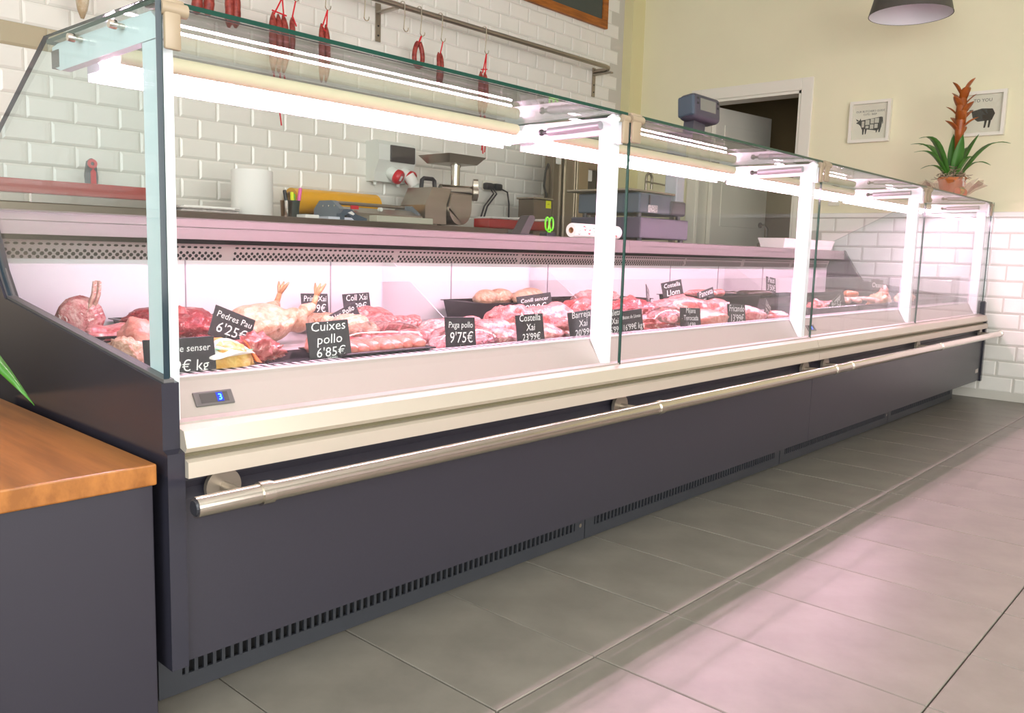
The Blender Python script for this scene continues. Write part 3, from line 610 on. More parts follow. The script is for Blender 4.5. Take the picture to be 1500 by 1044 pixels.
# second bench behind: red crate with papers, steel cabinet, bone saw
t = thing('prep_bench', 'low dark steel bench standing between work counter and band saw', 'bench', (3.7, 2.5, 0), wc=True)
MB().rbox(3.26, 3.85, 2.25, YB-.01, .90, .935, .003).build('top', M_STEELD, t)
for x in (3.28, 3.79):
    for y in (2.28, 2.7): MB().box(x, x+.04, y, y+.04, 0, .90).build('leg', M_STEELD, t)
o = MB().rbox(3.29, 3.50, 2.3, 2.5, .936, .962, .004).build('white_container', M_PAPER); tag(o, 'shallow white plastic container under the red crate', 'container')
t = thing('red_crate', 'shallow red plastic crate holding papers on the work counter', 'crate', (3.36, 2.27, ZC+.0), wc=True)
cz = .990; m = MB(); m.box(3.07, 3.66, 2.205, 2.215, cz, cz+.052); m.box(3.07, 3.66, 2.325, 2.335, cz, cz+.052); m.box(3.07, 3.08, 2.215, 2.325, cz, cz+.052); m.box(3.65, 3.66, 2.215, 2.325, cz, cz+.052); m.box(3.07, 3.66, 2.205, 2.335, cz-.003, cz+.003)
m.build('tray', M_RED, t)
for i, (x0, x1, dz, rz) in enumerate(((3.08, 3.40, .054, 0), (3.09, 3.42, .060, 0), (3.45, 3.65, .054, 0), (3.44, 3.64, .059, 0))):
    o = MB().prism([(x0, cz+dz), (x0, cz+dz+.004), (x1-.1, cz+dz+.008), (x1, cz+dz+.016), (x1, cz+dz+.010), (x1-.1, cz+dz+.003)], 'Y', 2.20, 2.33).build('paper_sheaf', M_PAPER if i % 2 else M_PAPERG)
    tag(o, ['lower sheaf of printed wrapping paper at the grinder end of the red crate', 'curled white sheaf on top, grinder end of the red crate', 'lower grey sheaf at the saw end of the red crate', 'curled white sheaf at the saw end of the red crate'][i], 'paper')
t = thing('steel_cabinet', 'brown stainless box unit with yellow sticker beside the band saw', 'steel box', (3.75, 2.43, .936), wc=True)
MB().rbox(3.655, 3.845, 2.36, 2.50, .9365, 1.20, .004).build('body', M_STEELD, t)
MB().rbox(3.645, 3.848, 2.35, 2.51, 1.20, 1.212, .003).build('lid', M_STEEL, t)
MB().box(3.778, 3.832, 2.358, 2.3595, 1.145, 1.196).build('yellow_sticker', M_FLUO, t)
tx = text_mb(MB(), 'AVIS', .012, 3.803, 1.168, 2.3574); tx.build('sticker_print', M_DARK, t)
t = thing('band_saw', 'tall stainless butcher band saw in the corner by the pillar', 'band saw', (4.15, 2.5, 0), wc=True)
MB().rbox(3.86, 3.955, 2.37, 2.45, .3, 1.62, .004).build('column', M_STEELD, t)
MB().rbox(3.965, 4.095, 2.36, 2.46, .3, 1.62, .006).build('wheel_cover', mat('steel_mid', '#948877', .3, metal=.75), t)
MB().rbox(4.105, 4.235, 2.355, 2.47, .3, 1.62, .006).build('door', mat('steel_warm', '#b09c7c', .35, metal=.6), t)
for x in (3.957, 4.097): MB().box(x, x+.009, 2.348, 2.356, .92, 1.6).build('edge_strip', M_CHROME, t)
MB().rbox(4.237, 4.60, 2.45, 2.72, 1.46, 1.62, .006).build('upper_arm', mat('steel_warm', '#b09c7c', .35, metal=.6), t)
MB().rbox(4.26, 4.56, 2.50, 2.6, 1.30, 1.47, .006).build('blade_guard', mat('guard_dark', '#3b342d', .4), t)
MB().box(4.30, 4.312, 2.485, 2.50, 1.28, 1.48).build('guide_rod', M_CHROME, t); MB().box(4.38, 4.44, 2.48, 2.50, 1.38, 1.48).build('guide_block', M_PAPER, t)
MB().prism([(4.24, 1.28), (4.29, 1.305), (4.38, 1.315), (4.5, 1.305), (4.6, 1.28), (4.6, 1.265), (4.24, 1.265)], 'Y', 2.42, 2.6).build('saw_table', M_ALU2, t)
MB().rbox(4.237, 4.60, 2.40, 2.66, 1.14, 1.195, .004).build('motor_box', mat('guard_dark', '#3b342d', .4), t); MB().box(4.237, 4.6, 2.39, 2.66, 1.196, 1.206).build('table_edge', M_STEEL, t)
MB().rbox(4.237, 4.60, 2.42, 2.7, .0, 1.0, .006).build('base', M_STEELD, t); MB().rbox(3.87, 4.237, 2.38, 2.45, 0, .3, .004).build('plinth', M_STEELD, t)
MB().rbox(3.88, 3.93, 2.362, 2.37, 1.45, 1.50, .002).build('switch_label', M_ELEC, t)
MB().cyl((3.89, 2.355, 1.57), .028, .016, 'Y', 18).build('stop_button', M_REDB, t)
MB().cyl((4.02, 2.346, 1.02), .02, .016, 'Y', 14).build('door_latch', M_STEEL, t)
MB().tube([(3.862, 2.42, 1.45), (3.835, 2.42, 1.40), (3.825, 2.42, 1.30), (3.855, 2.42, 1.225)], .008, 8).build('cable', M_DARK, t)
t = thing('steel_sink_table', 'stainless table with upstand near the door casing', 'sink table', (5.0, 2.2, 0), wc=True)
MB().rbox(4.66, 5.34, 2.25, 2.68, 1.285, 1.325, .004).build('top', M_STEEL, t)
for x in (4.68, 5.28):
    for y in (2.28, 2.62): MB().box(x, x+.04, y, y+.04, 0, 1.285).build('leg', M_STEEL, t)
MB().box(4.66, 5.34, 2.66, 2.68, 1.325, 1.345).build('upstand', M_STEEL, t)
t = thing('water_tap', 'arched stainless tap standing on the steel table', 'tap', (5.1, 2.4, 1.325), wc=True)
MB().tube([(5.04, 2.4, 1.326), (5.04, 2.4, 1.45)]+[(5.08-.04*math.cos(R(a)), 2.4, 1.45+.04*math.sin(R(a))) for a in range(0, 181, 30)]+[(5.12, 2.4, 1.37)], .011, 10).build('spout', M_STEEL, t, smooth=True)
MB().rbox(4.99, 5.16, 2.37, 2.43, 1.3255, 1.345, .004).build('base', M_STEEL, t); MB().tube([(5.0, 2.37, 1.42), (5.3, 2.37, 1.41)], .007, 8).build('lever', M_STEEL, t)
# ================================================================ THINGS ON THE COUNTER WORKTOP
ZW = .918
t = thing('shop_scale', 'large dark blue-grey butcher scale with label printer on the counter worktop', 'scale', (3.05, 1.12, ZW), wc=True)
MB().rbox(2.80, 3.24, .93, 1.36, ZW+.014, ZW+.115, .006).build('cash_drawer', M_SCALE, t)
for x in (2.83, 3.21):
    for y in (.955, 1.335): MB().cyl((x, y, ZW), .014, .015, 'Z', 12).build('foot', M_DARK, t)
for x in (2.84, 3.20):
    for y in (.97, 1.3): MB().cyl((x, y, ZW+.114), .012, .022, 'Z', 12).build('scale_foot', M_DARK, t)
MB().rbox(2.83, 3.12, .96, 1.34, ZW+.136, ZW+.235, .008).build('printer_body', M_BLUEG, t)
MB().rbox(3.10, 3.245, .95, 1.15, ZW+.135, ZW+.21, .012).build('keypad_body', M_SCALE, t)
MB().box(2.90, 2.985, .957, .9595, ZW+.142, ZW+.178).build('rating_label', mat('label_pinkish', '#e6dfe2', .6, col2='#8f858c', scale=150), t)
MB().rbox(2.905, 2.918, .956, .9595, ZW+.18, ZW+.225, .002).build('paper_slot', M_DARK, t)
MB().rbox(2.78, 3.2, .99, 1.38, ZW+.24, ZW+.252, .004).build('weighing_pan', M_STEEL, t); MB().rbox(2.9, 3.1, 1.1, 1.3, ZW+.23, ZW+.242, .002).build('pan_support', M_DARK, t)
po = MB().rbox(3.20, 3.275, .985, 1.06, ZW+.20, 1.46, .006).build('display_pole', mat('pole_grey', '#a9adb5', .35), t)
hd = MB().rbox(3.14, 3.50, .955, 1.10, 1.445, 1.475, .006).build('display_base', M_SCALE, t)
MB().prism([(3.33, 1.47), (3.45, 1.47), (3.46, 1.565), (3.34, 1.565)], 'Y', .99, 1.05).build('display_neck', M_SCALE, t)
hd = bpy.data.objects.new('display_head', MB().rbox(-.118, .118, -.055, .055, -.064, .070, .028, 4).mesh('display_head', M_SCALE, True)); COL.objects.link(hd); hd.parent = t
hd.location = (3.41-t.location.x, 1.0-t.location.y, 1.618-t.location.z); hd.rotation_euler = (R(-6), R(3), R(-8))
MB().rbox(-.065, .065, -.0565, -.053, -.018, .045, .003).build('screen', M_SCREEN, hd, off=(0, 0, 0))
MB().rbox(-.122, -.10, -.052, .052, -.05, .058, .018).build('side_cover', M_BLUEG, hd, off=(0, 0, 0))
for x in (-.085, .085):
    for z in (.04, .015): MB().rbox(x-.008, x+.008, -.0562, -.053, z-.006, z+.006, .002).build('button', M_DARK, hd, off=(0, 0, 0))
# rolls, scissors, wedge, white tray
t = thing('butcher_paper_roll', 'white butcher paper roll printed with red motifs on the counter worktop', 'paper roll', (2.43, .925, ZW+.031))
MB().lathe([(.013, -.17), (.029, -.17), (.031, -.166), (.031, .166), (.029, .17), (.013, .17), (.013, -.17)], n=28, axis='X').build('paper', M_PAPER, t, smooth=True)
MB().lathe([(.011, -.171), (.013, -.171), (.013, .171), (.011, .171), (.011, -.171)], n=20, axis='X').build('core', M_CARD, t, smooth=True)
rg = random.Random(5)
for i in range(9):
    a0 = R(rg.uniform(140, 230)); xx = -.145+i*.034; vs = []
    for k in range(8):
        a = 2*math.pi*k/8; ang = a0+.42*math.sin(a)*rg.uniform(.7, 1); vs.append((xx+.014*math.cos(a)*rg.uniform(.7, 1.1), .0314*math.cos(ang), .0314*math.sin(ang)+0))
    m = MB(); m.add([(x, y, z) for x, y, z in vs], [tuple(range(8))]); m.build('printed_motif', M_REDB if i % 3 else mat('print_green', '#7da08a', .7), t)
t = thing('scissors', 'lime green handled scissors standing in their holder on the counter worktop', 'scissors', (2.20, 1.0, ZW), wc=True)
m = MB()
for sx in (-1, 1):
    m.tube([(2.20+sx*(.014+.013*math.sin(R(a))), 1.0, ZW+.055+.028*math.cos(R(a))) for a in range(0, 361, 24)], .0042, 7)
    m.tube([(2.20+sx*.012, 1.0, ZW+.03), (2.20, 1.0, ZW+.012)], .004, 7)
m.build('handles', M_LIME, t, smooth=True)
MB().rbox(2.17, 2.23, .985, 1.03, ZW+.0005, ZW+.018, .003).build('blade_sheath', M_DARK, t)
t = thing('knife_sharpener', 'dark grey slanted holder block standing on the counter worktop', 'sharpener', (2.08, 1.04, ZW), wc=True)
MB().prism([(2.03, ZW+.001), (2.085, ZW+.001), (2.13, ZW+.075), (2.115, ZW+.088), (2.09, ZW+.085)], 'Y', 1.02, 1.07).build('body', mat('charcoal', '#3f3d3b', .6), t)
MB().rbox(2.01, 2.10, 1.0, 1.09, ZW+.0003, ZW+.008, .003).build('base', M_DARK, t)
t = thing('white_tray', 'white rectangular plastic tray at the far end of the counter worktop', 'tray', (4.84, 1.02, ZW), wc=True)
m = MB(); xa_, xb_, ya_, yb_ = 4.42, 5.22, .94, 1.12
m.add([(xa_+.02, ya_+.015, ZW+.001), (xb_-.02, ya_+.015, ZW+.001), (xb_-.02, yb_-.015, ZW+.001), (xa_+.02, yb_-.015, ZW+.001), (xa_, ya_, ZW+.062), (xb_, ya_, ZW+.062), (xb_, yb_, ZW+.062), (xa_, yb_, ZW+.062)], [(3, 2, 1, 0), (0, 1, 5, 4), (1, 2, 6, 5), (2, 3, 7, 6), (3, 0, 4, 7)])
thick(m.build('tray_body', M_PAPER, t), .004)
for i, (x, z) in enumerate(((4.72, .058), (4.80, .062), (5.0, .06), (5.10, .06))):
    o = MB().ell((x, 1.03, ZW+z-.012), .05, .05, .022).build('dark_sausage_piece', mat('dark_bun', '#3b3430', .7, bump=.3, scale=30), None, smooth='all'); tag(o, 'dark rounded blood sausage piece inside the white tray', 'sausage', 'dark pieces in the white tray')
# ================================================================ ON THE WALLS
t = thing('chalkboard', 'dark chalkboard in an oak frame high on the tiled wall', 'chalkboard', (4.2, YB, 2.9), wc=True)
MB().box(3.45, 4.86, YB-.02, YB-.002, 2.66, 3.04).build('board', M_BOARD, t)
m = MB(); m.rbox(3.40, 4.92, YB-.034, YB-.002, 2.605, 2.665, .004); m.rbox(4.855, 4.92, YB-.034, YB-.002, 2.665, 3.045, .004); m.rbox(3.40, 3.46, YB-.034, YB-.002, 2.665, 3.045, .004)
m.build('frame', M_FRAMEW, t)
ZR = 2.262
t = thing('hanging_rail', 'long steel hanging rail with two wall brackets above the work counter', 'hanging rail', (2.4, 2.6, ZR), wc=True)
MB().tube([(-1.0, 2.6, ZR-.03), (1.0, 2.6, ZR-.02), (2.6, 2.6, ZR-.008), (4.70, 2.6, ZR+.004), (4.76, 2.61, ZR+.004), (4.80, 2.64, ZR+.004), (4.81, 2.70, ZR+.004), (4.81, YB, ZR+.004)], .017, 14).build('rail_tube', M_STEEL, t, smooth=True)
for x in (2.66, 4.80):
    b = MB(); b.rbox(x-.02, x+.02, YB-.008, YB-.001, ZR-.19, ZR+.03, .002); b.rbox(x-.016, x+.016, 2.6, YB-.004, ZR-.03, ZR-.018, .002)
    b = b.build('bracket', M_STEEL, t)
    for z in (ZR-.1, ZR-.155): MB().cyl((x, YB-.011, z), .006, .004, 'Y', 8).build('bracket_screw', M_DARK, b)
def hook(x, label, grp):
    t = thing('meat_hook', label, 'hook', (x, 2.6, ZR), group=grp)
    pts = [(0, .022*math.cos(R(a)), .0215*math.sin(R(a))) for a in range(-20, 181, 20)]
    pts = [(0, p[1], p[2]) for p in pts]+[(.004, -.018, -.06), (.008, -.006, -.125)]+[(.008+.018-.018*math.cos(R(a)), -.004, -.125-.02*math.sin(R(a))) for a in range(20, 200, 25)]
    MB().tube(pts, .0032, 6).build('wire', M_CHROME, t, smooth=True); return t
for x, lb in ((1.45, 'steel hook carrying the pair of thick dark cured sausages'), (1.61, 'steel hook carrying the single thick cured sausage'), (1.87, 'steel hook carrying the red tied bundle of sausages'), (1.95, 'steel hook carrying the short thin sausage'), (2.15, 'steel hook carrying the long slim sausage pair'), (2.41, 'empty steel hook between the slim sausage pair and the rail bracket'), (2.70, 'empty steel hook between the rail bracket and the sausage ring'), (2.83, 'steel hook carrying the sausage ring'), (3.0, 'steel hook carrying the short dark sausage next to the ring'), (3.385, 'steel hook carrying the knotted sausage bundle by itself')):
    hook(x, lb, 'hooks on the hanging rail')
def bundle(name, label, x, ztop, items, strings, zs=None, m_=None):
    t = thing(name, label, 'sausage', (x, 2.6, ztop), group='cured sausages on the hanging rail', wc=True)
    for (dx, z0, z1, r, bend) in items:
        pts = [(x+dx+bend*math.sin(math.pi*k/10), 2.6-.01*math.sin(math.pi*k/10), z0+(z1-z0)*k/10) for k in range(11)]
        rr = [r*(.25 if k in (0, 10) else (.75 if k in (1, 9) else 1))*(1+.05*math.sin(k*2.1+dx*50)) for k in range(11)]
        MB().tube(pts, rr, 10).build('sausage', m_ or M_SAUS, t, smooth='all')
    for pts in strings: MB().tube([(x+a, 2.592, z) for a, z in pts], .004, 5).build('string', M_STRING, t)
    return t
HB = ZR-.147
bundle('cured_sausage', 'pair of thick dark cured sausages hung side by side', 1.45, 2.1, [(-.025, 2.08, 1.93, .026, 0), (.03, 2.08, 1.935, .026, .004)], [[(.025, HB), (-.02, 2.075)], [(.025, HB), (.03, 2.075)]])
bundle('cured_sausage', 'single thick cured sausage hung alone', 1.61, 2.1, [(-.018, 2.085, 1.905, .022, 0), (.018, 2.085, 1.91, .022, 0)], [[(.02, HB), (0, 2.08)]])
bundle('cured_sausage', 'bundle of cured sausages tied with long red strings', 1.87, 2.1, [(-.03, 2.035, 1.73, .019, -.008), (0, 2.03, 1.735, .019, 0), (.03, 2.035, 1.74, .019, .008)], [[(.02, HB), (-.03, 2.02)], [(.02, HB), (.03, 2.02)], [(-.04, 2.04), (.045, 2.03)], [(-.03, 1.73), (-.03, 1.62), (-.04, 1.575), (-.045, 1.60), (-.03, 1.63)], [(.005, 1.735), (.01, 1.6), (.0, 1.55), (.012, 1.47)], [(.03, 1.73), (.045, 1.62), (.06, 1.57), (.05, 1.54), (.042, 1.58), (.045, 1.62)]])
bundle('cured_sausage', 'short thin cured sausage with a red knot', 1.95, 2.1, [(0, 2.03, 1.84, .015, 0)], [[(.02, HB), (0, 2.03)], [(0, 2.04), (.025, 1.99)]])
bundle('cured_sausage', 'long slim cured sausage pair with red tie at the top', 2.15, 2.1, [(-.014, 2.04, 1.73, .016, -.004), (.014, 2.04, 1.735, .016, .006)], [[(.02, HB), (-.01, 2.03)], [(.02, HB), (.015, 2.03)], [(-.02, 2.03), (.03, 1.98)]])
t = thing('cured_sausage', 'ring shaped cured sausage hung from its red knot', 'sausage', (2.83, 2.6, 2.1), group='cured sausages on the hanging rail', wc=True)
MB().tube([(2.83+.032*math.sin(R(a))*(1-.25*math.cos(R(a))), 2.6, 2.005+.07*math.cos(R(a))) for a in range(12, 349, 14)], .0145, 10).build('sausage', M_SAUS, t, smooth='all')
MB().tube([(2.85, 2.6, HB), (2.83, 2.6, 2.07)], .006, 6).build('string', M_STRING, t)
bundle('cured_sausage', 'short dark cured sausage folded in two, hung next to the ring', 3.0, 2.1, [(-.009, 2.05, 1.85, .015, 0), (.012, 2.05, 1.855, .014, 0)], [[(.02, HB), (0, 2.04)]])
bundle('cured_sausage', 'red knotted sausage bundle hung by itself with trailing strings', 3.385, 2.1, [(-.02, 2.0, 1.73, .018, -.006), (.016, 2.0, 1.735, .018, .006)], [[(.02, HB), (0, 2.03), (-.012, 1.99)], [(.02, HB), (.015, 1.99)], [(-.025, 2.01), (.03, 2.02)], [(-.02, 1.73), (-.03, 1.56), (.0, 1.53), (-.005, 1.50)], [(.015, 1.73), (.0, 1.56), (.01, 1.48)], [(.02, 1.73), (.03, 1.55), (.025, 1.49)]])
bundle('cured_sausage', 'pale mould covered dry sausage at the far end of the rail', .90, 2.1, [(.0, 2.15, 1.80, .028, 0)], [[(0, 2.23), (0, 2.15)]], m_=M_SAUSW)
# picture frames
def frame(y0, y1, z0, z1, label):
    t = thing('picture_frame', label, 'picture', (XW, (y0+y1)/2, (z0+z1)/2), wc=True, group='white box frames on the green wall')
    m = MB(); b = .02; x0, x1 = XW-.036, XW-.001
    m.box(x0, x1, y0, y1, z0, z0+b); m.box(x0, x1, y0, y1, z1-b, z1); m.box(x0, x1, y0, y0+b, z0+b, z1-b); m.box(x0, x1, y1-b, y1, z0+b, z1-b)
    m.build('frame', M_WHITEP, t); MB().box(XW-.012, XW-.004, y0+b, y1-b, z0+b, z1-b).build('print_sheet', mat('print_paper', '#eae0cf', .7), t)
    MB().box(XW-.026, XW-.024, y0+b, y1-b, z0+b, z1-b).build('pane', GLASS, t)
    return t
t = frame(.675, .948, 1.660, 1.937, 'white box frame with a cow cuts diagram beside the door')
INK = mat('print_ink', '#4a463f', .8); PAPER2 = mat('print_paper2', '#cfc6b6', .8)
def ink(poly, t, xo=.0125, m_=INK, nm='print_shape'):
    m = MB(); m.add([(XW-xo, y, z) for y, z in poly], [tuple(range(len(poly)))]); return m.build(nm, m_, t)
cowc, cz_ = .815, 1.775
def cy_(pts, s=1): return [(cowc-a*s, cz_+b*s) for a, b in pts]
ink(cy_([(-.092, .018), (-.07, .035), (-.045, .036), (.078, .052), (.085, .035), (.08, -.02), (.062, -.03), (.055, -.04), (-.03, -.025), (-.05, -.025), (-.06, -.002), (-.075, .012)]), t)
for pts in ([(-.048, -.02), (-.032, -.02), (-.036, -.06), (-.044, -.062)], [(-.028, -.02), (-.014, -.02), (-.02, -.058), (-.027, -.060)], [(.044, -.02), (.056, -.02), (.053, -.05), (.046, -.052)], [(.062, -.02), (.078, -.02), (.072, -.05), (.064, -.052)], [(-.085, .03), (-.07, .034), (-.095, .048)], [(-.07, .034), (-.058, .034), (-.062, .05)], [(.081, .05), (.086, .05), (.090, .01), (.086, .0)]): ink(cy_(pts), t)
for y0, y1, z0, z1 in ((-.052, -.035, -.012, .028), (-.028, .0, .002, .036), (.006, .03, .01, .042), (.034, .062, .012, .044), (-.025, -.004, -.02, -.004), (.004, .028, -.026, .004), (.034, .056, -.022, .006)):
    ink(cy_([(y0, z0), (y1, z0), (y1, z1), (y0, z1)]), t, .0130, PAPER2, 'cut_area')
tx = MB(); text_mb(tx, "OUR BUTCHER'S GUIDE", .018, cowc, 1.862, XW-.0128, plane='X', shear=0); text_mb(tx, 'CUTS / BEEF', .017, cowc, 1.842, XW-.0128, plane='X', shear=0); tx.build('lettering', INK, t)
t = frame(-.012, .262, 1.655, 1.930, 'white box frame with a dark animal print behind the orange flower')
cowc, cz_ = .125, 1.78
ink(cy_([(-.06, .03), (.0, .045), (.06, .04), (.075, .01), (.06, -.03), (-.02, -.035), (-.05, -.01)]), t)
for pts in ([(.02, -.03), (.034, -.03), (.026, -.075), (.016, -.075)], [(.042, -.03), (.056, -.03), (.05, -.075), (.04, -.075)], [(-.075, .04), (-.055, .02), (-.05, .04)]): ink(cy_(pts), t)
tx = MB(); text_mb(tx, 'TO YOU', .028, cowc, 1.865, XW-.0128, plane='X', shear=0); tx.build('lettering', INK, t)
o = MB().rbox(XW-.012, XW-.0005, .98, 1.06, 1.235, 1.275, .002).build('light_switch', M_WHITEP); tag(o, 'cream light switch plate on the green wall above the tiles', 'switch')
# pendant lamp
t = thing('pendant_lamp', 'dark grey dome pendant lamp with white inside', 'lamp', (4.6, .36, 2.262))
MB().lathe([(.225, 0), (.222, .012), (.20, .10), (.14, .19), (.05, .235), (.05, .28), (0, .29)], n=40, cap=False).build('shade', M_LAMP, t, smooth='all')
MB().lathe([(.221, .001), (.217, .012), (.195, .097), (.135, .185), (.0, .228)], n=40, cap=False).build('shade_lining', M_LAMPIN, t, smooth='all')
MB().tube([(0, 0, .285), (0, 0, .788)], .005, 8).build('cord', M_DARK, t)
MB().ell((0, 0, .13), .04, .04, .05).build('bulb', M_PAPER, t, smooth='all')
# ================================================================ BROMELIAD ON THE GLASS
bx, by, bz = 4.98, .16, ZT+.0045
t = thing('bromeliad', 'orange flowering bromeliad in a wrapped terracotta pot on the glass top', 'plant', (bx, by, bz))
MB().lathe([(.05, 0), (.055, .004), (.075, .11), (.08, .115), (.08, .13), (.07, .13), (.065, .11), (0, .11)], n=28).build('pot', M_TERRA, t, smooth=True)
m = MB(); rg = random.Random(9)
for i in range(260):
    a = rg.uniform(0, 6.28); r0 = rg.uniform(.0, .085); z0 = .115+rg.uniform(0, .10)*(1-r0/.12); b = rg.uniform(0, 6.28); L = rg.uniform(.02, .05)
    p0 = Vector((r0*math.cos(a), r0*math.sin(a), z0)); m.tube([p0, p0+Vector((L*math.cos(b), L*math.sin(b), rg.uniform(-.02, .02)))], .0022, 3, cap=False)
m.build('straw_moss', M_STRAW, t)['kind'] = 'stuff'
m = MB(); rg = random.Random(11)
nseg = 40; vs = []; fs = []
for j, (r_, z_) in enumerate(((.072, .01), (.09, .03), (.125, .065), (.165, .10))):
    for k in range(nseg): 
        w = r_*(1+.18*math.sin(k*2.3+j)*(j/3)); vs.append((w*math.cos(2*math.pi*k/nseg), w*math.sin(2*math.pi*k/nseg), z_+.02*math.sin(k*1.7)*(j/3)))
for j in range(3):
    for k in range(nseg): fs.append((j*nseg+k, j*nseg+(k+1) % nseg, (j+1)*nseg+(k+1) % nseg, (j+1)*nseg+k))
m.add(vs, fs)
tul = bpy.data.materials.new('tulle'); tul.use_nodes = True; nt = tul.node_tree; nt.nodes.clear()
out = nt.nodes.new('ShaderNodeOutputMaterial'); mx = nt.nodes.new('ShaderNodeMixShader'); tr = nt.nodes.new('ShaderNodeBsdfTransparent'); df = nt.nodes.new('ShaderNodeBsdfDiffuse'); df.inputs[0].default_value = srgb('#d8b8a4'); mx.inputs[0].default_value = .38
nt.links.new(tr.outputs[0], mx.inputs[1]); nt.links.new(df.outputs[0], mx.inputs[2]); nt.links.new(mx.outputs[0], out.inputs[0])
m.build('tulle_wrap', tul, t, smooth='all')
LV = [((-.36, .10, .33), .024, .10), ((-.30, .14, .26), .018, .07), ((-.22, .12, .17), .014, .05), ((.34, -.22, .36), .024, .09), ((.22, -.15, .22), .018, .06), ((-.05, -.05, .38), .032, .0), ((.05, .03, .40), .032, .0), ((.13, -.09, .40), .022, .03), ((.17, -.02, .33), .022, .04), ((-.12, .22, .33), .022, .08), ((.1, .24, .35), .022, .08), ((-.1, -.14, .24), .018, .05)]
for tp, w, d in LV:
    m = MB(); leaf_mesh(m, (tp[0]*.08, tp[1]*.08, .12), tp, w, d, 10, side=(.55, -.83, 0) if abs(tp[0]) < .06 else None); thick(m.build('leaf', M_LEAF, t, smooth='all'), .0012)
fl = MB().lathe([(.018, .30), (.028, .42), (.032, .50), (.03, .56), (.02, .62), (.006, .66)], (.02, -.01, 0), 12).build('flower_spike', M_BRACT, t, smooth='all')
rg = random.Random(2)
for i in range(16):
    a = i*2.4; z0 = .38+.26*i/16; L = .10*(1-.4*i/16); m = MB()
    leaf_mesh(m, (.02, -.01, z0), (.02+L*math.cos(a), -.01+L*math.sin(a), z0+.07+.02*(i/16)), .026, .015, 6); thick(m.build('bract', M_BRACT, fl, smooth='all'), .001)
for i, (a, z_, c_) in enumerate(((-2.0, .05, '#e0a51a'), (-1.6, .04, '#d8681a'), (-2.4, .045, '#cf6a2a'))):
    MB().ell((.07*math.cos(a), .07*math.sin(a), z_), .025, .02, .025).build('pompom', mat('pompom%d' % i, c_, .8, bump=.5, scale=60, col2=('#2f7a35' if i == 0 else c_)), t, smooth='all')
for dx in (-.02, .03): MB().ell((dx-.03, -.075, .115), .008, .008, .014).build('bead', M_WHITEP, t, smooth='all')
MB().box(-.065, -.03, -.078, -.076, .075, .10).build('gift_tag', M_PAPER, t)
# ================================================================ MEAT
ZD = .5885
def lump_mesh(w, d, h, seed, amp=.22, freq=1.6, sub=4, flat=.5):
    bm = bmesh.new(); bmesh.ops.create_icosphere(bm, subdivisions=sub, radius=1); off = Vector((seed*3.7, seed*1.3, seed*2.1))
    for v in bm.verts:
        n = noise.noise(v.co*freq+off)*amp+noise.noise(v.co*freq*2.7+off)*amp*.6-abs(noise.noise(v.co*freq*4.3+off))*amp*.5+noise.noise(v.co*freq*9+off)*amp*.18
        p = v.co*(1+n); z = p.z
        if z < 0: z *= flat
        v.co = Vector((p.x*w/2, p.y*d/2, z))
    lo = min(v.co.z for v in bm.verts); hi = max(v.co.z for v in bm.verts)
    for v in bm.verts: v.co.z = (v.co.z-lo)/(hi-lo)*h
    mb = MB(); bm.verts.index_update(); mb.add([v.co[:] for v in bm.verts], [[v.index for v in f.verts] for f in bm.faces]); bm.free(); return mb
def lump(name, label, cat, mt, x, y, w, d, h, seed, rz=0, z=0, amp=.22, group=None, freq=1.6, fat=None):
    t = lump_mesh(w, d, h, seed, amp, freq).build(name, MEAT[mt], None, smooth='all'); t.location = (x, y, ZD+z); t.rotation_euler = (0, 0, R(rz)); tag(t, label, cat, group)
    return t
def slices(name, label, mt, x, y, n, step, w, h, th, rz, z=0, lean=35, bone=False, seed=1, wrap=False):
    t = thing(name, label, 'meat', (x, y, ZD+z), R(rz)); rg = random.Random(seed)
    me = [lump_mesh(th, w, h, seed*7+k, .14, 1.3, 2, 1).mesh('slice', MEAT[mt], 'all') for k in range(3)]
    for i in range(n):
        o = inst('slice', me[i % 3], ((i-(n-1)/2)*step, rg.uniform(-.006, .006), 0), t, (0, R(lean+rg.uniform(-5, 5)), 0))
        if bone:
            MB().tube([(0, -w*.2, h*.6), (0, -w*.35, h*1.05), (0, -w*.38, h*1.35)], [.006, .005, .004], 6).build('rib_bone', MEAT['bone'], o, smooth='all', off=(0, 0, 0))
    if wrap:
        L = n*step+.03; lump_mesh(L, w*1.25, h*1.12, seed+40, .07, 2.5, 3).build('film_wrap', FILM, t, smooth='all', off=(0, 0, 0))
    return t
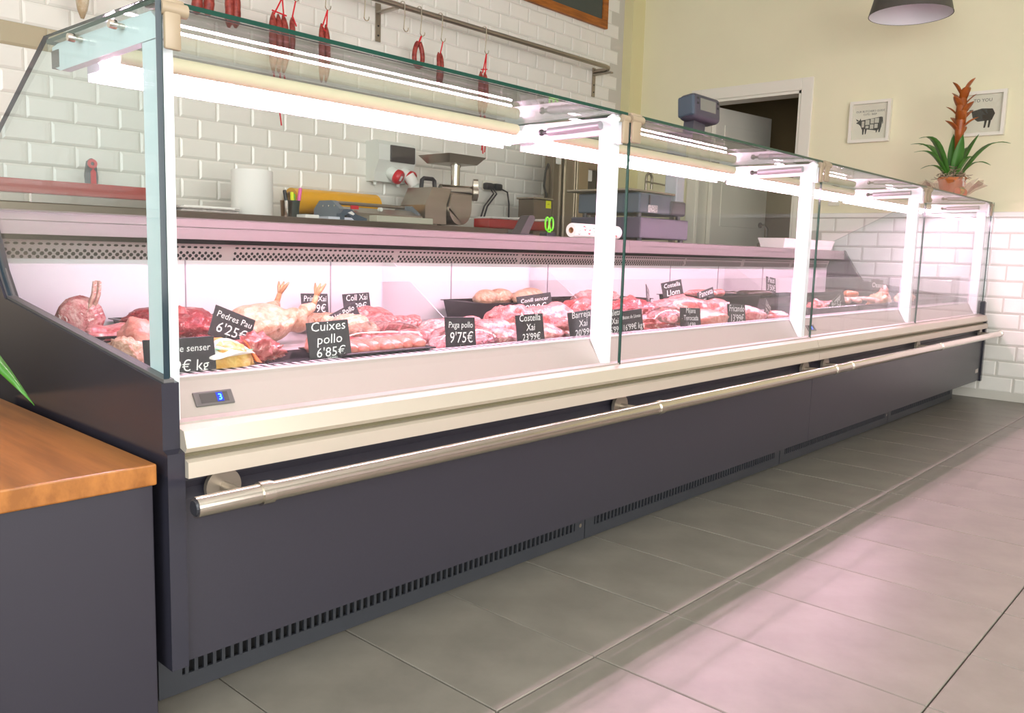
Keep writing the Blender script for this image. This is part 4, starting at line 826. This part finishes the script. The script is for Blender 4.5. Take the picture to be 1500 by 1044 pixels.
def chicken(label, x, y, rz, s, seed, up_=True):
    m = MB(); m.ell((0, 0, .055), .095, .068, .055, sub=3); m.ell((.05, 0, .06), .055, .06, .048, sub=3)
    for sy_ in (-1, 1):
        m.ell((-.075, sy_*.052, .062), .055, .03, .032, (0, -.5, sy_*.3)); m.tube([(-.10, sy_*.055, .085), (-.135, sy_*.06, (.095 if up_ else .06)), (-.142, sy_*.062, .105 if up_ else .05)], [.022, .015, .010], 10)
        m.ell((.07, sy_*.068, .055), .045, .018, .018, (0, .2, -sy_*.6)); m.tube([(.03, sy_*.075, .05), (.0, sy_*.088, .06), (-.03, sy_*.085, .075)], [.016, .013, .009], 8)
    m.ell((.115, 0, .06), .028, .022, .02)
    t = thing('whole_chicken', label, 'chicken', (x, y, ZD), R(rz)); t.scale = (s, s, s)
    b = m.build('body', MEAT['pale'], t, smooth='all', off=(0, 0, 0)); md = b.modifiers.new('rm', 'REMESH'); md.mode = 'VOXEL'; md.voxel_size = .006; md.use_smooth_shade = True
    sm = b.modifiers.new('sm', 'SMOOTH'); sm.iterations = 6
    for sy_ in (-1, 1):
        m = MB(); a = Vector((-.141, sy_*.062, .103 if up_ else .05)); u = Vector((-.012, 0, .022)) if up_ else Vector((-.045, 0, -.01))
        m.tube([a, a+u], [.008, .007], 8)
        for k in (-1, 0, 1): m.tube([a+u, a+u+Vector((-.012, k*.012, .022)), a+u+Vector((-.02, k*.018, .034))], [.006, .005, .002], 6)
        m.build('foot', MEAT['claw'], t, smooth='all', off=(0, 0, 0))
    return t
def tray(label, x, y, w, d, h, rz=0, z=0):
    t = thing('display_tray', label, 'tray', (x, y, ZD+z), R(rz)); m = MB()
    a, b = w/2, d/2; i = .012
    m.add([(-a+i, -b+i, .001), (a-i, -b+i, .001), (a-i, b-i, .001), (-a+i, b-i, .001), (-a, -b, h), (a, -b, h), (a, b, h), (-a, b, h)], [(3, 2, 1, 0), (0, 1, 5, 4), (1, 2, 6, 5), (2, 3, 7, 6), (3, 0, 4, 7)])
    thick(m.build('basin', M_TRAY, t), .003)
    m = MB(); e = .008; m.box(-a-e, a+e, -b-e, -b, h-.003, h); m.box(-a-e, a+e, b, b+e, h-.003, h); m.box(-a-e, -a, -b, b, h-.003, h); m.box(a, a+e, -b, b, h-.003, h); m.build('rim', M_TRAY, t)
    return t
# first bay
tray('black tray under the lamb ribs by the counter end glass', .22, .70, .30, .24, .045)
tray('black tray under the dark liver slab by the counter rear wall', .50, .88, .34, .20, .05)
t = slices('lamb_ribs', 'upright rack of lamb ribs standing by the counter end glass', 'lamb', .17, .78, 6, .018, .10, .105, .014, 60, z=.02, lean=8, bone=True, seed=3)
lump('pork_trimmings', 'flat pile of pink pork trimmings in the tray by the end glass', 'meat', 'pink', .21, .66, .22, .16, .055, 4, 10, .012, .35, freq=2.4)
lump('liver_slab', 'flat dark liver slab lying over the rear black tray', 'meat', 'deep', .45, .90, .26, .12, .05, 8, 5, .035, .15)
lump('chicken_thigh', 'small raw chicken thigh with skin near the end panel', 'chicken piece', 'pale', .10, .36, .08, .09, .07, 5, 30, 0, .25)
lump('chicken_thigh', 'larger raw chicken thigh piece behind the first post', 'chicken piece', 'fillet', .19, .46, .12, .12, .10, 6, 0, 0, .22)
lump('offal_heap', 'dark red heap of gizzards behind the leaning price card', 'meat', 'deep', .36, .62, .17, .20, .095, 11, 10, 0, .4, freq=2.6)
lump('beef_chunk', 'red beef chunk near the counter rear wall behind gizzards', 'meat', 'red', .39, .74, .08, .10, .10, 12, 40, 0, .3)
chicken('whole raw chicken with feet up next to the red gizzards', .56, .60, 200, 1.0, 1)
chicken('whole raw chicken with crossed feet beside the other chicken', .72, .44, 245, .8, 2, False)
lump('gizzard_pile', 'bright red gizzard pile in front of the whole chicken', 'meat', 'red', .34, .26, .11, .11, .075, 13, 0, .004, .4, freq=3)
t = thing('packaged_chicken', 'yellow corn fed chicken in a bag with white and green label', 'chicken', (.215, .185, ZD), R(20))
lump_mesh(.15, .12, .075, 21, .16).build('bag', meat('yellow_skin', '#c48e2a', '#dcb565', 10, .4, fat='#e6cf9a'), t, smooth='all', off=(0, 0, 0))
lb = MB(); n = 20
def onl(u, v): return (-.005+.062*u, -.036+.026*v, .064+.012*v-.02*u*u)
lb.add([onl(math.cos(2*math.pi*k/n), math.sin(2*math.pi*k/n)) for k in range(n)], [tuple(range(n))]); lb = thick(lb.build('label', M_PAPER, t, off=(0, 0, 0)), .002)
g_ = MB(); g_.add([(p[0], p[1]-.003, p[2]+.003) for p in (onl(-.75, .5), onl(-.7, .1), onl(.7, -.55), onl(.78, -.25))], [(0, 1, 2, 3)]); g_.build('green_band', mat('label_green', '#4fa577', .6), lb, off=(0, 0, 0))
m = MB(); m.add([(.07, -.05, .0), (.10, -.04, .0), (.072, .0, .065), (.06, -.02, .06)], [(0, 1, 2, 3)]); thick(m.build('bag_end', mat('bag_orange', '#d96f1c', .3), t, off=(0, 0, 0)), .002)
tray('shallow black tray in front of the whole chickens', .40, .21, .24, .16, .022, 5)
tray('black tray under the chicken fillets beside the chicken thigh card', .60, .20, .26, .15, .03)
slices('chicken_fillets', 'row of pale chicken fillets laid in front of the wrapped steaks', 'fillet', .61, .19, 7, .034, .10, .045, .03, 0, z=.012, lean=30, seed=5)
lump('chicken_breast', 'pale smooth chicken breast beside the chicken thigh card', 'chicken piece', 'fillet', .50, .22, .10, .11, .06, 23, 20, .014, .12)
slices('steak_pack', 'film wrapped row of pink pork steaks behind the fillets', 'pink', .76, .36, 12, .024, .14, .065, .014, 4, lean=50, seed=6, wrap=True)
slices('steak_pack', 'film wrapped row of veined lamb steaks beside the pork steaks', 'mix', .95, .24, 9, .024, .13, .06, .014, 8, lean=52, seed=7, wrap=True)
slices('lamb_rack', 'rack of lamb chops near the rear wall behind wing card', 'lamb', .98, .62, 8, .022, .11, .075, .014, 0, lean=40, seed=8, bone=False)
slices('lamb_rack', 'second rack of lamb chops in front of the thin divider', 'mix', 1.13, .50, 8, .024, .12, .07, .015, 5, lean=40, seed=9)
lump('chicken_wings', 'heap of pale chicken wings under the small tilted card', 'chicken piece', 'pale', .84, .66, .14, .13, .065, 31, 0, 0, .4, freq=3)
lump('lamb_neck', 'pink lamb neck piece by the rear wall below the neck card', 'meat', 'lamb', 1.06, .80, .2, .16, .075, 32, 0, 0, .3)
lump('lamb_breast', 'pale lamb breast piece by the rear wall below the first rear card', 'meat', 'pale', .88, .80, .2, .16, .06, 33, 30, 0, .3)
lump('lamb_shoulder', 'folded lamb shoulder with white fat behind the ribs card', 'meat', 'lamb', 1.31, .40, .17, .16, .10, 34, 20, 0, .3)
lump('lamb_ribs_flat', 'flat slab of fatty lamb ribs beside the ribs card', 'meat', 'mix', 1.06, .245, .20, .13, .05, 35, -10, 0, .22)
lump('lamb_ribs_flat', 'fatty marbled lamb slab on the other side of the ribs card', 'meat', 'lamb', 1.25, .24, .16, .14, .06, 36, 15, 0, .28)
slices('rib_chops', 'neat row of lamb rib chops between divider and shoulder', 'pink', 1.16, .36, 7, .026, .12, .075, .016, 10, lean=38, seed=10)
tray('large black tray of chicken legs by the rear wall', 1.76, .82, .46, .24, .075, -3)
for i, (dx, dy, rz) in enumerate(((-.13, .0, 10), (-.02, .03, 170), (.09, -.02, 20), (.17, .04, 160), (.03, -.05, 5))):
    m = MB(); m.ell((0, 0, .03), .06, .036, .034, sub=3); m.tube([(.03, 0, .03), (.085, 0, .026), (.11, 0, .024)], [.026, .014, .012], 10); m.ell((.112, 0, .024), .016, .016, .014)
    o = m.build('chicken_drumstick', MEAT['pale'], None, smooth='all'); o.location = (1.76+dx, .82+dy, ZD+.055); o.rotation_euler = (0, 0, R(rz)); tag(o, 'pale raw chicken leg heaped in the large rear tray', 'chicken leg', 'chicken legs in the large rear tray')
lump('lamb_joint', 'long pink lamb leg behind the mixed lamb card', 'meat', 'pink', 1.52, .42, .30, .17, .10, 41, 12, 0, .2)
lump('lamb_offcuts', 'white marbled lamb offcuts under the mixed lamb card', 'meat', 'lamb', 1.42, .25, .22, .14, .07, 42, 0, 0, .38, freq=2.6)
lump('beef_cut', 'dark red beef cut by the rear of the first divider post', 'meat', 'red', 1.93, .60, .22, .16, .10, 43, 0, 0, .32)
lump('beef_heap', 'heap of deep red beef pieces behind the two overlapping cards', 'meat', 'deep', 1.98, .40, .30, .22, .105, 44, 0, 0, .38, freq=2.2)
lump('stew_beef', 'bright red diced beef lying beside the loin card', 'meat', 'red', 1.78, .24, .18, .16, .065, 45, 0, 0, .42, freq=3.2)
t = thing('wrapped_beef_pack', 'film wrapped pack of cubed red and white meat', 'meat', (1.93, .22, ZD), R(8)); rg = random.Random(4)
cm = [lump_mesh(.05, .05, .04, 60+k, .2, 2, 2).mesh('cube_piece', MEAT['mix' if k else 'red'], 'all') for k in range(3)]
for i in range(12): inst('meat_cube', cm[i % 3], (rg.uniform(-.07, .07), rg.uniform(-.045, .045), rg.choice((0, .03))), t, (0, 0, rg.uniform(0, 3)))
lump_mesh(.21, .15, .085, 70, .06, 2).build('film_wrap', FILM, t, smooth='all', off=(0, 0, 0))
lump('pork_shoulder', 'big pale pork shoulder behind the boned steak card', 'meat', 'pink', 2.35, .42, .36, .22, .11, 46, -5, 0, .22)
lump('pork_loin', 'long smooth pork loin laid behind the boned steak card', 'meat', 'fillet', 2.18, .22, .36, .15, .07, 47, 4, 0, .14)
tray('long black tray by the rear wall of the second bay', 2.36, .84, .48, .24, .07, 0)
lump('veal_piece', 'reddish veal piece in the long rear black tray', 'meat', 'mix', 2.34, .84, .28, .16, .09, 48, 0, .02, .3)
lump('beef_shank', 'dark beef shank near the rear wall behind the beef heap', 'meat', 'red', 2.24, .60, .2, .15, .10, 49, 0, 0, .3)
lump('pork_belly', 'pale folded pork belly beside the stew card', 'meat', 'lamb', 2.58, .38, .26, .18, .09, 50, 14, 0, .3)
lump('pork_fillet', 'smooth pink pork fillet in front beside the stew card', 'meat', 'pink', 2.50, .22, .28, .14, .075, 51, -4, 0, .16)
tray('black tray spanning the joint of the two counters', 2.96, .62, .50, .26, .085, 0)
for i in range(4):
    o = MB().tube([(-.09+.03*k, .012*math.sin(k*1.2), .018) for k in range(7)], [.004, .015, .017, .017, .017, .015, .004], 10).build('raw_sausage', MEAT['orange' if i % 2 else 'pink'], None, smooth='all'); o.location = (2.84+.07*i, .60+.03*(i % 2), ZD+.075); o.rotation_euler = (0, 0, R(20*i-30)); tag(o, 'plump raw sausage resting on the tray at the counters joint', 'sausage', 'raw sausages on the joint tray')
lump('pork_strip', 'thin pink pork strip in front next to the leaning card', 'meat', 'pink', 2.78, .21, .2, .1, .045, 52, 0, 0, .2)
# third and fourth bays
for i, (x, y, w, d, lb) in enumerate(((3.50, .72, .5, .28, 'black tray along the rear wall of the second counter'), (3.38, .30, .5, .26, 'black tray in front next to the second thermometer'), (4.05, .70, .5, .3, 'black tray behind the orange sausages'), (3.92, .30, .42, .26, 'black tray holding the pale bones'), (4.62, .6, .5, .34, 'black tray in the last bay near the wall'), (4.45, .28, .34, .24, 'black tray holding the skinned rabbits'), (5.05, .35, .30, .3, 'black tray at the very end of the last bay'))):
    tray(lb, x, y, w, d, .06 if y > .5 else .045)
lump('mince_heap', 'small heap of bright red mince on the front tray', 'meat', 'red', 3.30, .24, .14, .10, .07, 80, 0, .01, .4, freq=3)
lump('mince_heap', 'second red mince heap next to the leaning burger card', 'meat', 'deep', 3.46, .26, .12, .10, .06, 81, 0, .01, .4, freq=3)
for i in range(5):
    o = MB().tube([(-.07+.0233*k, .01*math.sin(k), .02) for k in range(7)], [.004, .014, .016, .016, .016, .014, .004], 10).build('blood_sausage', mat('dark_sausage', '#3a2622', .35), None, smooth='all'); o.location = (3.28+.09*i, .70+.02*(i % 2), ZD+.055); o.rotation_euler = (0, 0, R(35*i)); tag(o, 'dark blood sausage on the rear tray of the second counter', 'sausage', 'blood sausages on the rear tray')
for i in range(3):
    o = MB().tube([(-.07+.0233*k, .01*math.sin(k), .02) for k in range(7)], [.004, .016, .018, .018, .018, .016, .004], 10).build('orange_sausage', MEAT['orange'], None, smooth='all'); o.location = (4.20+.05*i, .42+.03*i, ZD+.055); o.rotation_euler = (0, 0, R(15*i)); tag(o, 'orange spiced sausage lying beside the rear dark tray', 'sausage', 'orange sausages in the third bay')
for i in range(4):
    m = MB(); p = [(-.09, 0, .02), (-.03, .012, .03), (.04, -.01, .025), (.09, .006, .02)]; m.tube(p, [.014, .008, .008, .014], 8); m.ell(p[0], .018, .016, .014); m.ell(p[-1], .018, .016, .014)
    o = m.build('soup_bone', MEAT['bone'], None, smooth='all'); o.location = (3.80+.07*i, .28+.03*(i % 2), ZD+.035); o.rotation_euler = (0, 0, R(40*i+15)); tag(o, 'pale soup bone in the bone tray of the third bay', 'bone', 'soup bones in the third bay')
lump('pork_head_piece', 'pale orange pork piece before the third post', 'meat', 'claw', 4.15, .25, .14, .12, .10, 82, 0, 0, .3)
lump('skinned_rabbit', 'pinkish skinned rabbit leaning in the last bay', 'meat', 'fillet', 4.42, .33, .20, .10, .12, 83, 25, .02, .35)
lump('skinned_rabbit', 'second paler skinned rabbit lying low in the last bay', 'meat', 'claw', 4.48, .215, .22, .09, .08, 84, 0, .02, .3)
# ================================================================ PRICE CARDS
def card(lines, x, y, w, h, z, roll, yaw_, label, sizes=None):
    t = thing('price_card', label, 'price card', (x, y, z), group='slate price cards in the counter'); t.rotation_euler = (R(-8), R(roll), R(yaw_))
    MB().rbox(-w/2, w/2, -.0012, .0012, 0, h, .001, 1).build('slate', M_SLATE, t, off=(0, 0, 0))
    m = MB(); n = len(lines); ys = [h*(1-(i+.72)/(n+.12)) for i in range(n)]
    for i, l in enumerate(lines):
        sz = sizes[i] if sizes else min(h/(n+.1)*1.02, w*1.95/max(4, len(l))); text_mb(m, l, sz, 0, ys[i], -.0020, shear=.15)
    m.build('lettering', M_CHALK, t, off=(0, 0, 0))
    MB().rbox(-.014, .014, -.010, .010, -.004, .012, .002).build('card_holder', FILM, t, off=(0, 0, 0))
CARDS = [(['Pollastre senser', "5'99\u20ac kg"], .108, .125, .140, .078, .597, 0, 2, 'slate card reading Pollastre senser before the yellow chicken bag', (.0185, .030)),
 (['Pedres Pau', "6'25\u20ac"], .33, .36, .105, .070, .632, 22, 0, 'tilted slate card reading Pedres Pau on the red gizzards'),
 (['Prim Xai', "7'99\u20ac"], .905, .86, .105, .072, .630, 2, 4, 'slate card reading Prim Xai against the rear wall'),
 (['Coll Xai', "9'99\u20ac"], 1.07, .86, .115, .068, .632, -2, 4, 'slate card reading Coll Xai against the rear wall'),
 (['Ales Pollo', "5'85\u20ac"], .80, .55, .105, .056, .626, -22, 0, 'tilted slate card reading Ales Pollo'),
 (['Cuixes', 'pollo', "6'85\u20ac"], .452, .14, .096, .088, .603, -4, -14, 'slate card reading Cuixes pollo at the deck front'),
 (['Pxga pollo', "9'75\u20ac"], .855, .15, .115, .080, .603, 3, 4, 'slate card reading Pxga pollo at the deck front'),
 (['Costella', 'Xai', "23'99\u20ac"], 1.115, .14, .115, .082, .600, -1, 0, 'slate card reading Costella Xai at the deck front'),
 (['Conill sencer', "8'20\u20ac"], 1.61, .55, .13, .072, .632, -8, -28, 'slanted slate card in front of the chicken leg tray'),
 (['Barrejat', 'Xai', "20'99\u20ac"], 1.355, .14, .118, .084, .600, -5, -6, 'slate card reading Barrejat Xai at the deck front'),
 (['Paleta', 'Xai', "6'99\u20ac"], 1.515, .14, .088, .082, .600, -3, 0, 'slate card reading Paleta Xai between post and loin card'),
 (['Bistec de Llonza', "16'99\u20ac kg"], 1.652, .17, .128, .078, .596, -3, 0, 'slate card reading Bistec de Llonza'),
 (['Tall rodo', "9'75\u20ac"], 2.24, .50, .10, .066, .66, 18, 25, 'small slanted slate card on the red beef heap'),
 (['Costella', 'Llom', "9'99\u20ac"], 2.53, .55, .11, .11, .635, -10, -20, 'tall slanted slate card before the long rear tray'),
 (['Mijana', 'Terocada', "14'99"], 1.985, .15, .14, .080, .592, 3, 0, 'slate card reading Mijana Terocada'),
 (['Panceta', "7'99"], 2.72, .50, .14, .078, .63, -10, 0, 'slate card reading Panceta leaning back on the pork belly'),
 (['Fricando', "13'99\u20ac"], 2.345, .16, .145, .082, .592, 3, 0, 'slate card reading Fricando at the deck front'),
 (['Llom', "7'75\u20ac"], 2.69, .20, .11, .085, .592, 22, 10, 'tilted slate card beside the second post'),
 (['Peus', "3'50\u20ac"], 3.77, .70, .12, .09, .66, 6, 0, 'tall slate card standing at the rear of the third bay'),
 (['Burger', "6'99\u20ac"], 3.46, .20, .19, .085, .595, -22, 0, 'tilted slate card by the red mince'),
 (['Ossos', "2'50\u20ac"], 4.34, .32, .10, .13, .62, 2, -20, 'upright slate card before the third post'),
 (['Conill', "7'90\u20ac"], 4.86, .5, .13, .10, .645, 0, 0, 'slate card standing in the last bay')]
for c in CARDS: card(*c)
